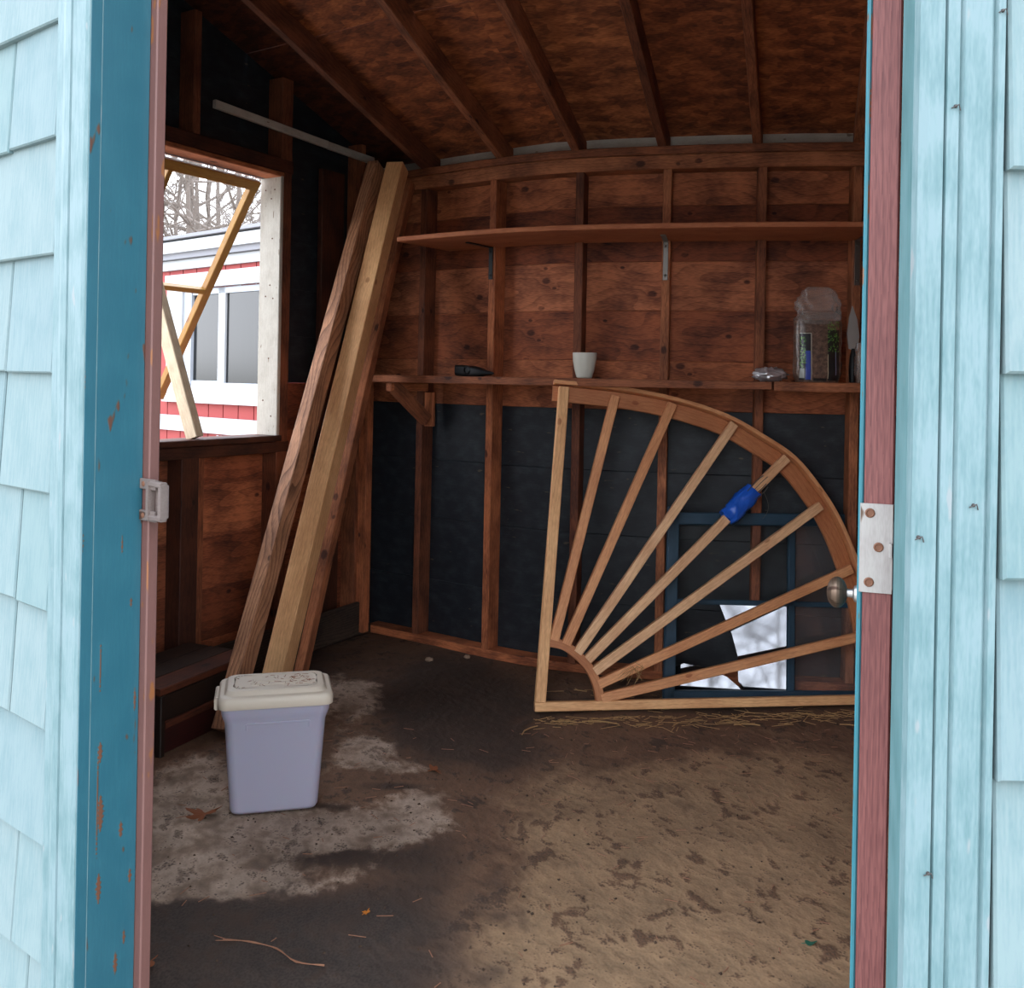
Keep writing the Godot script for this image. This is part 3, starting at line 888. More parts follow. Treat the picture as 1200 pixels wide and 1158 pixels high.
func build_front_wall() -> void:
	var w := thing("wall_front", "outer front wall of weathered pale blue shingles at both sides of the doorway", "wall", front(0.6, 0, 0.05), 0, "", "structure")
	var g := Geo.new()
	prism(g, PackedVector2Array([Vector2(-0.226, -0.05), Vector2(1.68, -0.05), Vector2(1.68, 2.45), Vector2(-0.226, 2.45)]), front(0, 0, 0.013), FA, Vector3.UP, FN, 0.078)
	part(w, "sheathing", g, M.dark_wood)
	g = Geo.new()
	prism(g, PackedVector2Array([Vector2(0.432, -0.05), Vector2(1.40, -0.05), Vector2(1.40, 2.45), Vector2(0.432, 2.45)]), W(0, 0, 0.893), Vector3.RIGHT, Vector3.UP, Vector3.FORWARD, 0.10)
	part(w, "sheathing", g, M.dark_wood)
	# header above the doorway
	g = Geo.new()
	var a := front(-0.2, 2.38, 0.06); var b := W(0.46, 2.38, 0.93)
	beam(g, a, b, 0.10, 0.10, Vector3.UP)
	part(w, "door_header", g, M.trim)
	# left shingles: butt line of each course and where its gaps fall, as far as the photograph shows them
	var shown := {5: [0.011], 4: [0.077], 3: [0.060], 6: [0.025], 8: [0.001], 9: [-0.040], 1: [0.065]}
	for i in 12:
		var y := 1.297 + (3 - i) * 0.1845
		var x := -0.105
		var edges: Array = [x] + shown.get(i, [])
		if not shown.has(i): edges = [x, 0.14]
		x = edges[-1]
		while x < 1.62:
			x += rng.randf_range(0.09, 0.17)
			edges.append(x)
		for j in edges.size() - 1:
			shingle(w, front(0, 0, 0.013), FA, -FN, edges[j] + 0.002, edges[j + 1] - 0.002, y, M.shingle[rng.randi() % 4])
	for i in 11:
		var y := 1.312 + (3 - i) * 0.184
		var x := 0.4425
		while x < 1.30:
			var nx := x + rng.randf_range(0.13, 0.2)
			shingle(w, W(0, 0, 0.893), Vector3.RIGHT, Vector3.BACK, x + 0.0015, nx - 0.0015, y, M.shingle[rng.randi() % 4])
			x = nx


func build_roof() -> void:
	var w := thing("ceiling", "underside of the shed roof with dark rafters and orange brown sheathing", "ceiling", W(0.2, 2.4, 3.2), 0, "", "structure")
	# lines running up from the rear eave: [plan base, plan direction into the room]
	var xs := [-0.452, -0.078, 0.264, 0.638, 1.034, 1.454]
	var turn := [-29.6, -24.4, -20.5, -17.5, -16.8, -16.5]
	var lines := [[left(0, 0, 0.10), LA]]
	for i in xs.size(): lines.append([rear(xs[i], 0), W(sin(deg_to_rad(turn[i])), 0, -cos(deg_to_rad(turn[i])))])
	lines.append([W(1.90, 0, 4.09), W(FR.x - BR.x, 0, FR.y - BR.y).normalized()])
	var fr := [front(1.70, 0, 0), front(1.2, 0, 0), front(0.7, 0, 0), front(0.25, 0, 0), front(-0.15, 0, 0), W(-0.1, 0, 1.15), W(0.4, 0, 0.89), W(1.46, 0, 0.89)]
	var at := func(i: int, r: float) -> Vector3: return lines[i][0] + lines[i][1] * r + Vector3.UP * roof_y(r)
	for i in xs.size():
		var g := Geo.new()
		var p: Vector3 = at.call(i + 1, -0.30) + Vector3.DOWN * 0.055; var q: Vector3 = at.call(i + 1, 1.62) + Vector3.DOWN * 0.055
		beam(g, p, q, 0.038, 0.10, Vector3.UP, 0.003)
		part(w, "rafter", g, M.stud[[3, 1, 1, 3, 1, 0][i]])
	var slab := func(a: Vector3, b: Vector3, c: Vector3, d: Vector3, m: Material, called: String) -> void:
		var g := Geo.new()
		var up := Vector3.UP * 0.015
		var lw := a.distance_to(b); var ll := a.distance_to(d)
		var o := Vector2(rng.randf(), rng.randf())
		var u := [o, o + Vector2(lw, 0), o + Vector2(lw, ll), o + Vector2(0, ll)]
		g.quad(a, b, c, d, u[0], u[1], u[2], u[3], Vector3.DOWN)
		g.quad(a + up, b + up, c + up, d + up, u[0], u[1], u[2], u[3], Vector3.UP)
		var cen := (a + b + c + d) / 4
		for e in [[a, b], [b, c], [c, d], [d, a]]:
			g.quad(e[0], e[1], e[1] + up, e[0] + up, u[0], u[1], u[1], u[0], (e[0] + e[1]) / 2 - cen)
		part(w, called, g, m)
	for i in lines.size() - 1:
		slab.call(at.call(i, -0.33), at.call(i + 1, -0.33), at.call(i + 1, 0.83), at.call(i, 0.83), M.sheath[i % 3] if i else M.shaded_sheath, "roof_panel")  # the first bay has its shade in the panel colour
		slab.call(at.call(i, 0.834), at.call(i + 1, 0.834), at.call(i + 1, 1.6), at.call(i, 1.6), M.sheath[(i + 1) % 3] if i else M.shaded_sheath, "roof_panel")
		var y := Vector3.UP * 2.445
		slab.call(at.call(i, 1.6), at.call(i + 1, 1.6), fr[i + 1] + y, fr[i] + y, M.sheath[(i + 2) % 3], "roof_panel")


func build_doorway() -> void:
	# moulded casing left of the doorway
	var prof := PackedVector2Array([Vector2(-0.102, 0.0), Vector2(-0.102, 0.010), Vector2(-0.108, 0.013), Vector2(-0.133, 0.013), Vector2(-0.137, 0.018), Vector2(-0.150, 0.021), Vector2(-0.165, 0.021), Vector2(-0.168, 0.017), Vector2(-0.172, 0.021), Vector2(-0.186, 0.021), Vector2(-0.190, 0.025), Vector2(-0.218, 0.025), Vector2(-0.224, 0.022), Vector2(-0.226, 0.016), Vector2(-0.226, 0.0)])
	var g := Geo.new()
	casing(g, prof, front(0, 0, 0.004), FA, -FN)
	single("trim_1", "pale blue moulded door casing beside the left shingles", "door casing", front(-0.16, -0.05), g, M.trim, "", "structure")
	# right casing
	prof = PackedVector2Array([Vector2(0.4423, 0.0), Vector2(0.4423, 0.012), Vector2(0.440, 0.016), Vector2(0.434, 0.016), Vector2(0.4315, 0.0125), Vector2(0.428, 0.016), Vector2(0.404, 0.016), Vector2(0.401, 0.013), Vector2(0.399, 0.016), Vector2(0.3885, 0.016), Vector2(0.387, 0.012), Vector2(0.3855, 0.016), Vector2(0.372, 0.016), Vector2(0.3655, 0.010), Vector2(0.3643, 0.0)])
	var t := thing("trim_2", "weathered pale blue moulded door casing beside the right shingles", "door casing", W(0.40, -0.05, 0.88), 0, "", "structure")
	g = Geo.new()
	casing(g, prof, W(0, 0, 0.8945), Vector3.RIGHT, Vector3.BACK)
	part(t, "casing_board", g, M.trim)
	for q in [[0.396, 1.555], [0.4185, 1.195], [0.370, 1.165], [0.3835, 0.862], [0.437, 1.642]]:
		g = Geo.new()
		lathe(g, [Vector2(0, 0.0025), Vector2(0.0013, 0.002), Vector2(0.0018, 0.0), Vector2(0.0018, -0.002)], 8, Transform3D(Basis(Vector3.RIGHT, Vector3.BACK, Vector3.DOWN), W(q[0], q[1], 0.8785)))
		tube(g, [W(q[0] - 0.004, q[1] - 0.002, 0.8775), W(q[0] + 0.002, q[1] + 0.001, 0.8760), W(q[0] + 0.004, q[1] - 0.004, 0.8775)], [0.0006, 0.0007, 0.0006], 5)
		part(t, "nail", g, M.nail)
	# right jamb strip between casing and door
	g = Geo.new()
	var j0 := W(0.3665, 0, 0.898); var j1 := W(0.4035, 0, 1.02)
	var jd := (j1 - j0).normalized()
	var js := jd.cross(Vector3.UP).normalized()
	prism(g, PackedVector2Array([Vector2(0, -0.05), Vector2(j0.distance_to(j1), -0.05), Vector2(j0.distance_to(j1), 2.34), Vector2(0, 2.34)]), j0, jd, Vector3.UP, js, 0.02, true)
	single("trim_3", "narrow blue green jamb strip between the right casing and the red door edge", "door jamb", W(0.385, -0.05, 0.96), g, M.jamb_strip, "", "structure")
	# left jamb: teal reveal, red stop, latch keeper
	t = thing("trim_4", "chipped dark teal door jamb with a red stop left of the doorway", "door jamb", front(-0.23, -0.05, 0.05), 0, "", "structure")
	g = Geo.new()
	prism(g, PackedVector2Array([Vector2(-0.016, -0.05), Vector2(0.0, -0.05), Vector2(0.0, 2.34), Vector2(-0.016, 2.34)]), front(-0.2265, 0, 0), FN, Vector3.UP, FA, 0.02, true)
	prism(g, PackedVector2Array([Vector2(0.0015, -0.05), Vector2(0.077, -0.05), Vector2(0.077, 2.34), Vector2(0.0015, 2.34)]), front(-0.2265, 0, 0), FN, Vector3.UP, FA, 0.03, true, Vector2.ZERO)
	part(t, "jamb_board", g, M.teal)
	g = Geo.new()
	beam(g, front(-0.2350, -0.05, 0.0865), front(-0.2350, 2.34, 0.0865), 0.018, 0.019, -FA, 0.002)
	part(t, "door_stop", g, M.stop, "red painted stop with torn bare wood")
	var k := MeshInstance3D.new()
	g = Geo.new()
	for y in [1.084, 1.132]:
		beam(g, front(-0.228, y, 0.0745), front(-0.272, y, 0.0745), 0.005, 0.016, Vector3.UP, 0.001)
	beam(g, front(-0.2520, 1.108, 0.074), front(-0.2580, 1.108, 0.074), 0.012, 0.062, Vector3.UP, 0.002)
	beam(g, front(-0.2580, 1.134, 0.075), front(-0.2900, 1.133, 0.075), 0.012, 0.009, Vector3.UP, 0.002)
	beam(g, front(-0.2580, 1.082, 0.075), front(-0.2900, 1.083, 0.075), 0.012, 0.009, Vector3.UP, 0.002)
	beam(g, front(-0.2840, 1.108, 0.075), front(-0.2915, 1.108, 0.075), 0.012, 0.053, Vector3.UP, 0.003)
	beam(g, front(-0.2580, 1.108, 0.083), front(-0.2880, 1.108, 0.083), 0.004, 0.050, Vector3.UP, 0.001)
	k = part(t, "latch_keeper", g, M.keeper, "metal latch keeper")
	for y in [1.084, 1.132]:
		g = Geo.new()
		lathe(g, [Vector2(0, 0.002), Vector2(0.004, 0.001), Vector2(0.005, -0.001)], 9, Transform3D(Basis(FA, -FN, Vector3.UP), front(-0.238, y, 0.0722)))
		part(k, "screw", g, M.rust)
	# the door stands open, its edge towards the doorway
	var dd := W(0.37, 0, 1.0).normalized()
	var dx := dd.cross(Vector3.UP).normalized()
	if dx.x < 0: dx = -dx
	var e := W(0.4292, 0, 1.14)
	t = thing("door_1", "open shed door seen edge on, red edge and bright blue green face", "door", e + dd * 0.4 + Vector3.UP * 0.04, 0, "", "structure")
	g = Geo.new()
	beam(g, e + Vector3.UP * 0.04 + dx * 0.003 + dd * 0.4, e + Vector3.UP * 2.04 + dx * 0.003 + dd * 0.4, 0.033, 0.80, dd, 0.002)
	part(t, "door_slab", g, M.red, "red painted edge")
	g = Geo.new()
	beam(g, e + Vector3.UP * 0.04 - dx * 0.0165 + dd * 0.402, e + Vector3.UP * 2.04 - dx * 0.0165 + dd * 0.402, 0.006, 0.804, dd, 0.002)
	part(t, "face_board", g, M.door_teal, "bright blue green face")
	g = Geo.new()
	beam(g, e + Vector3.UP * 1.0595 - dd * 0.001 + dx * 0.001, e + Vector3.UP * 1.1635 - dd * 0.001 + dx * 0.001, 0.037, 0.003, dd, 0.0008)
	var lp := part(t, "lock_plate", g, M.plate, "steel lock plate with three screws")
	for q in [[-0.0065, 1.1525], [0.0035, 1.113], [-0.0065, 1.0715]]:
		g = Geo.new()
		var xf := Transform3D(Basis(dx, -dd, Vector3.UP), e + dx * q[0] + Vector3.UP * q[1] - dd * 0.0028)
		lathe(g, [Vector2(0, 0.0006), Vector2(0.0034, 0.0006), Vector2(0.0042, 0.0014), Vector2(0.0055, 0.0008), Vector2(0.0058, -0.0005)], 14, xf)
		part(lp, "screw", g, M.rust)
	g = Geo.new()
	beam(g, e + Vector3.UP * 1.103 + dx * 0.017 - dd * 0.006, e + Vector3.UP * 1.119 + dx * 0.017 - dd * 0.006, 0.004, 0.008, dd, 0.001)
	part(lp, "latch_bolt", g, M.steel)
	var kc := e + Vector3.UP * 1.042 + dd * 0.07 - dx * 0.020
	g = Geo.new()
	lathe(g, [Vector2(0.011, 0), Vector2(0.010, 0.003), Vector2(0.0055, 0.005), Vector2(0.005, 0.013)], 16, Transform3D(Basis(dd, -dx, Vector3.UP), kc))
	part(t, "knob_shank", g, M.steel)
	g = Geo.new()
	var kp := []
	for i in 13:
		var an := PI * i / 12.0
		kp.append(Vector2(sin(an) * 0.0195, 0.0235 - cos(an) * 0.0125))
	lathe(g, kp, 20, Transform3D(Basis(dd, -dx, Vector3.UP), kc))
	part(t, "door_knob", g, M.knob, "worn metal knob")


func casing(g: Geo, prof: PackedVector2Array, o: Vector3, ax: Vector3, an: Vector3) -> void:
	var y0 := -0.05; var y1 := 2.36
	var cen := Vector2.ZERO
	for p in prof: cen += p
	cen /= prof.size()
	cen.y = 0.004
	var u := 0.0
	for i in prof.size():
		var a := prof[i]; var b := prof[(i + 1) % prof.size()]
		var A := o + ax * a.x + an * a.y; var B := o + ax * b.x + an * b.y
		var l := a.distance_to(b)
		var m := (a + b) / 2 - cen
		var e := (b - a).normalized()
		var nn := Vector2(e.y, -e.x)
		if i == prof.size() - 1: nn = Vector2(0, -1)
		elif nn.y < -0.01 or (absf(nn.y) < 0.01 and nn.x * m.x < 0): nn = -nn
		g.quad(A + Vector3.UP * y0, B + Vector3.UP * y0, B + Vector3.UP * y1, A + Vector3.UP * y1, Vector2(u, y0), Vector2(u + l, y0), Vector2(u + l, y1), Vector2(u, y1), ax * nn.x + an * nn.y)
		u += l


func build_shelves() -> void:
	# upper shelf: one wide board on steel brackets
	var t := thing("wall_shelf", "wide bare wooden upper shelf on metal brackets below the rafters", "shelf", rear(0.5, 1.923, -0.15))
	var g := Geo.new()
	sweep(g, rear_path(-0.33, 1.74, 1.934, -0.16), rect_prof(0.38, 0.022, 0.003), Vector3.UP)
	part(t, "shelf_board", g, M.shelf)
	for q in [[-0.108, "black metal bracket", 0.15, M.iron], [0.662, "grey metal bracket", 0.17, M.zinc], [1.455, "grey metal bracket", 0.19, M.zinc]]:
		var x: float = q[0]
		var n := rear_n(x)
		g = Geo.new()
		beam(g, rear(x, 1.921, -0.003), rear(x, 1.921 - q[2], -0.003), 0.022, 0.004, n, 0.001)
		beam(g, rear(x, 1.920, -0.001), rear(x, 1.920, -0.19), 0.022, 0.004, Vector3.UP, 0.001)
		for y in [1.90, 1.921 - q[2] + 0.02]:
			lathe(g, [Vector2(0, 0.004), Vector2(0.004, 0.003), Vector2(0.006, 0)], 8, Transform3D(Basis(n.cross(Vector3.UP), -n, Vector3.UP), rear(x, y, -0.005)))
		part(t, "bracket", g, q[3], q[1])
	# lower shelf: two boards end to end, at eye height
	t = thing("wall_shelf", "long lower wooden shelf at eye height holding the white cup", "shelf", rear(0.5, 1.28, -0.1))
	g = Geo.new()
	sweep(g, rear_path(-0.52, 1.085, 1.298, -0.12, 12), rect_prof(0.32, 0.034, 0.003), Vector3.UP)
	part(t, "shelf_board", g, M.stud[1])
	g = Geo.new()
	sweep(g, rear_path(1.09, 1.74, 1.296, -0.12, 5), rect_prof(0.32, 0.038, 0.003), Vector3.UP)
	part(t, "shelf_board", g, M.stud[0])
	g = Geo.new()
	beam(g, rear(-0.395, 1.07, -0.008), rear(-0.395, 1.235, -0.008), 0.055, 0.02, rear_n(-0.4))
	part(t, "brace_block", g, M.stud[2])
	g = Geo.new()
	beam(g, rear(-0.395, 1.10, -0.03), rear(-0.43, 1.272, -0.24), 0.04, 0.06, Vector3.UP)
	part(t, "brace", g, M.stud[1], "slanting wooden brace")
	g = Geo.new()
	beam(g, rear(-0.43, 1.26, -0.26), rear(-0.41, 1.26, -0.02), 0.036, 0.038, Vector3.UP)
	part(t, "brace_arm", g, M.stud[2])


func spline(pts: Array, per: int) -> Array:
	var out := []
	for i in pts.size() - 1:
		var a = pts[maxi(i - 1, 0)]; var b = pts[i]; var c = pts[i + 1]; var d = pts[mini(i + 2, pts.size() - 1)]
		for k in per:
			var t := float(k) / per
			out.append(0.5 * (2 * b + (c - a) * t + (2 * a - 5 * b + 4 * c - d) * t * t + (3 * b - a - 3 * c + d) * t * t * t))
	out.append(pts[-1])
	return out


# the fan frame's own plane: u along its foot, v up its lean, k towards the door
var FU := W(0.995, 0, 0.0994)
var FV := W(-0.0198, 0.9799, 0.1984)


func fan_at(u: float, v: float, k := 0.0) -> Vector3:
	return W(0.114, 0.012, 3.786) + FU * u + FV * v + FV.cross(FU).normalized() * -k


func build_fan_frame() -> void:
	var N := FU.cross(FV).normalized()
	var t := thing("fan_frame", "quarter circle fan shaped wooden frame with seven spokes leaning on the lower shelf", "garden trellis", fan_at(0.6, 0, -0.02))
	var g := Geo.new()
	beam(g, fan_at(0.0, 0.0175, -0.020), fan_at(1.44, 0.0265, -0.020), 0.036, 0.040, N)
	part(t, "bottom_rail", g, M.cedar[2])
	g = Geo.new()
	beam(g, fan_at(0.0215, 0.036, -0.020), fan_at(0.132, 1.293, -0.020), 0.042, 0.040, N)
	part(t, "upright", g, M.cedar[2])
	# bent outer strip
	var pts := spline([Vector2(0.09, 1.315), Vector2(0.375, 1.290), Vector2(0.613, 1.247), Vector2(0.824, 1.180), Vector2(0.980, 1.094), Vector2(1.110, 1.005), Vector2(1.210, 0.880), Vector2(1.285, 0.752), Vector2(1.346, 0.589), Vector2(1.40, 0.38), Vector2(1.43, 0.05)], 4)
	var path := []
	for p in pts: path.append(fan_at(p.x, p.y, -0.024))
	g = Geo.new()
	sweep(g, path, rect_prof(0.017, 0.048, 0.002), N)
	part(t, "arch_strip", g, M.cedar[1])
	# kerfed inner band, set back behind the spokes
	path = []
	for i in pts.size():
		var p: Vector2 = pts[i]
		var tg: Vector2 = (pts[mini(i + 1, pts.size() - 1)] - pts[maxi(i - 1, 0)]).normalized()
		var q := p + Vector2(tg.y, -tg.x) * 0.044
		path.append(fan_at(q.x, q.y, -0.046))
	g = Geo.new()
	sweep(g, path, rect_prof(0.066, 0.018, 0.002), N)
	part(t, "arch_band", g, M.cedar[3], "brown curved band behind the spoke ends")
	# small hub arc
	pts = spline([Vector2(0.058, 0.262), Vector2(0.108, 0.252), Vector2(0.150, 0.229), Vector2(0.190, 0.194), Vector2(0.222, 0.155), Vector2(0.247, 0.100), Vector2(0.260, 0.038)], 3)
	path = []
	for p in pts: path.append(fan_at(p.x, p.y, -0.018))
	g = Geo.new()
	sweep(g, path, rect_prof(0.036, 0.034, 0.002), N)
	part(t, "hub_arc", g, M.cedar[3], "small curved hub piece")
	var sp := [[0.086, 0.294, 0.348, 1.258], [0.138, 0.276, 0.592, 1.229], [0.187, 0.240, 0.855, 1.147], [0.230, 0.210, 1.076, 1.005], [0.260, 0.162, 1.211, 0.805], [0.278, 0.109, 1.327, 0.545], [0.289, 0.051, 1.410, 0.287]]
	for i in sp.size():
		var s: Array = sp[i]
		g = Geo.new()
		var sd := Vector2(s[2] - s[0], s[3] - s[1]).normalized() * 0.026
		beam(g, fan_at(s[0] - sd.x, s[1] - sd.y, -0.017), fan_at(s[2], s[3], -0.017), 0.038, 0.034, N)
		part(t, "spoke", g, M.cedar[[1, 1, 0, 0, 0, 1, 1][i]])
	# blue plastic bound round the fourth spoke, wires sticking out
	var a := fan_at(0.806, 0.753, -0.017); var b := fan_at(0.928, 0.868, -0.017)
	t = thing("plastic_wrap", "crumpled blue plastic wrapped round the middle spoke of the fan frame", "plastic sheet", a)
	g = Geo.new()
	var nz := noise(77, FastNoiseLite.TYPE_SIMPLEX_SMOOTH, 2)
	var ax := (b - a).normalized()
	var sx := ax.cross(N).normalized()
	var rings := []
	for i in 15:
		var f := i / 14.0
		var ring := PackedVector3Array()
		for j in 28:
			var an := TAU * j / 28.0
			var rr := 0.034 + 0.006 * sin(f * PI) + 0.009 * nz.get_noise_3d(cos(an) * 1.6, sin(an) * 1.6, f * 4.0)
			var slip := 0.010 * nz.get_noise_3d(cos(an) * 1.2, sin(an) * 1.2, 9.0 + f)
			ring.append(a.lerp(b, f) + ax * slip + (sx * cos(an) * 1.02 + N * sin(an) * 0.86) * rr)
		rings.append(ring)
	loft(g, rings, true, true)
	part(t, "sheet", g, M.tape)
	for q in [[0.012, 0.05, 0.002], [-0.02, 0.065, 0.0022], [0.026, 0.045, 0.0018], [-0.004, 0.075, 0.0014]]:
		g = Geo.new()
		var o: Vector3 = b + sx * q[0] + N * 0.024
		tube(g, [o - ax * 0.03, o + ax * q[1] * 0.5 + sx * q[0] * 0.2, o + ax * q[1] + N * 0.008], [q[2], q[2], q[2]], 6)
		part(t, "wire", g, M.zinc)
	g = Geo.new()
	var lp := []; var lr := []
	for i in 12:
		var f := i / 11.0
		lp.append(b + ax * (0.02 - 0.03 * f) + sx * (0.03 + 0.045 * sin(f * PI * 0.8)) + N * 0.02 + Vector3.DOWN * 0.07 * f * f)
		lr.append(0.0009)
	tube(g, lp, lr, 5)
	part(t, "wire", g, M.zinc)


var SU := W(0.998, 0, 0.055)
var SV := W(-0.012, 0.9759, 0.2177)


func sash_at(u: float, v: float, k := 0.0) -> Vector3:
	return W(0.645, 0.008, 3.977) + SU * u + SV * v + SU.cross(SV).normalized() * k


func build_old_sash() -> void:
	var N := SU.cross(SV).normalized()
	var t := thing("window_sash", "old dark blue four pane sash with broken glass leaning behind the fan frame", "window sash", sash_at(0.5, 0, -0.02))
	var bars := [["stile", 0.022, 0.0, 0.068, 0.785, 0.048], ["stile", 0.985, 0.0, 1.02, 0.785, 0.048], ["rail", 0.05, 0.736, 1.0, 0.736, 0.052], ["rail", 0.03, 0.017, 1.0, 0.013, 0.036], ["muntin", 0.534, 0.03, 0.578, 0.72, 0.030], ["muntin", 0.05, 0.392, 1.0, 0.375, 0.022]]
	for b in bars:
		var g := Geo.new()
		beam(g, sash_at(b[1], b[2], -0.018), sash_at(b[3], b[4], -0.018), b[5], 0.036 if b[0] != "muntin" else 0.028, N, 0.004)
		part(t, b[0], g, M.sash_blue)
	# a loose piece may be turned back about its right edge
	var pane := func(poly: Array, m: Material, called: String, label: String, k: float, pivot := 0.0, back := 0.0) -> void:
		var g := Geo.new()
		var u := SU * cos(back) + N * sin(back)
		prism(g, PackedVector2Array(poly), sash_at(pivot, 0, k) - u * pivot, u, SV, -(N * cos(back) - SU * sin(back)), 0.003)
		part(t, called, g, m, label)
	pane.call([Vector2(0.08, 0.39), Vector2(0.56, 0.385), Vector2(0.575, 0.72), Vector2(0.09, 0.72)], M.glass, "pane", "clear upper left pane", -0.018)
	pane.call([Vector2(0.565, 0.385), Vector2(0.99, 0.375), Vector2(1.0, 0.72), Vector2(0.58, 0.72)], M.dusty_glass, "pane", "dusty upper right pane", -0.018)
	pane.call([Vector2(0.545, 0.02), Vector2(0.985, 0.02), Vector2(0.99, 0.375), Vector2(0.565, 0.385)], M.dusty_glass, "pane", "dusty lower right pane", -0.018)
	pane.call([Vector2(0.262, 0.385), Vector2(0.558, 0.385), Vector2(0.536, 0.026), Vector2(0.348, 0.026), Vector2(0.329, 0.060), Vector2(0.331, 0.166), Vector2(0.311, 0.255), Vector2(0.286, 0.316)], M.shard, "glass_shard", "jagged bright shard that mirrors the bare trees", -0.034, 0.54, deg_to_rad(21.0))
	pane.call([Vector2(0.040, 0.112), Vector2(0.100, 0.135), Vector2(0.188, 0.119), Vector2(0.276, 0.085), Vector2(0.320, 0.048), Vector2(0.338, 0.026), Vector2(0.030, 0.026)], M.shard, "glass_shard", "low jagged shard along the bottom rail", -0.034, 0.34, deg_to_rad(18.0))


func build_leaning_boards() -> void:
	var q := [
		[W(-1.012, 0.0, 3.50), W(-0.680, 2.33, 4.74), 0.085, 0.058, Vector3(0.92, 0, 0.39), "long leaning board nearest the window, coarse grain on its darker right side", M.coarse],
		[W(-0.905, 0.0, 3.70), W(-0.572, 2.32, 4.70), 0.085, 0.085, Vector3(0.966, 0, 0.26), "thick middle leaning board with a smooth light face toward the window", M.cedar[2]],
		[W(-0.835, 0.0, 3.84), W(-0.520, 2.26, 4.78), 0.060, 0.038, Vector3(0.97, 0, 0.24), "thin darker leaning board tucked behind the thick one", M.stud[0]],
	]
	for b in q:
		var g := Geo.new()
		beam(g, b[0] + Vector3.UP * 0.02, b[1], b[2], b[3], b[4], 0.003)
		single("leaning_board", b[5], "board", b[0], g, b[6], "boards leaning in the rear left corner")


func build_chest() -> void:
	var d1 := W(0.383, 0, 0.924); var d2 := W(-0.924, 0, 0.383)
	var o := W(-1.175, 0, 3.315)
	var t := thing("tool_chest", "old dark wooden chest with a red lower half on the floor under the window", "chest", o + d1 * 0.3 + d2 * 0.2)
	var L := 0.48; var D := 0.31
	var panel := func(called: String, p: Vector3, q: Vector3, w: float, h: float, up: Vector3, m: Material, label := "") -> void:
		var g := Geo.new()
		beam(g, p, q, w, h, up, 0.003)
		part(t, called, g, m, label)
	var U := Vector3.UP
	# long side towards the room, short end towards the door
	panel.call("side_board", o + U * 0.158, o + d1 * L + U * 0.158, 0.018, 0.088, U, M.chest_black)
	panel.call("side_board", o + U * 0.048, o + d1 * L + U * 0.048, 0.018, 0.088, U, M.chest_red, "red painted lower board")
	panel.call("batten", o + U * 0.104 - d2 * 0.010, o + d1 * L + U * 0.104 - d2 * 0.010, 0.022, 0.024, U, M.chest_worn, "worn pale edged batten")
	panel.call("end_board", o + U * 0.158, o + d2 * D + U * 0.158, 0.018, 0.088, U, M.chest_black)
	panel.call("end_board", o + U * 0.048, o + d2 * D + U * 0.048, 0.018, 0.088, U, M.chest_red, "red painted lower board")
	panel.call("end_board", o + d1 * L + U * 0.10, o + d1 * L + d2 * D + U * 0.10, 0.018, 0.19, U, M.chest_black)
	panel.call("side_board", o + d2 * D + U * 0.10, o + d2 * D + d1 * L + U * 0.10, 0.018, 0.19, U, M.chest_black)
	panel.call("corner_post", o - d1 * 0.008 - d2 * 0.004, o - d1 * 0.008 - d2 * 0.004 + U * 0.205, 0.026, 0.022, d1, M.chest_black)
	panel.call("bottom_board", o + d2 * D * 0.5 + U * 0.015, o + d1 * L + d2 * D * 0.5 + U * 0.015, D, 0.016, U, M.chest_black)
	for i in 3:
		var f := -0.004 + i * 0.109
		panel.call("lid_board", o - d1 * 0.012 + d2 * (f + 0.05) + U * 0.216, o + d1 * (L + 0.012) + d2 * (f + 0.05) + U * 0.216, 0.105, 0.026, U, [M.chest_worn, M.ledge, M.ledge][i])


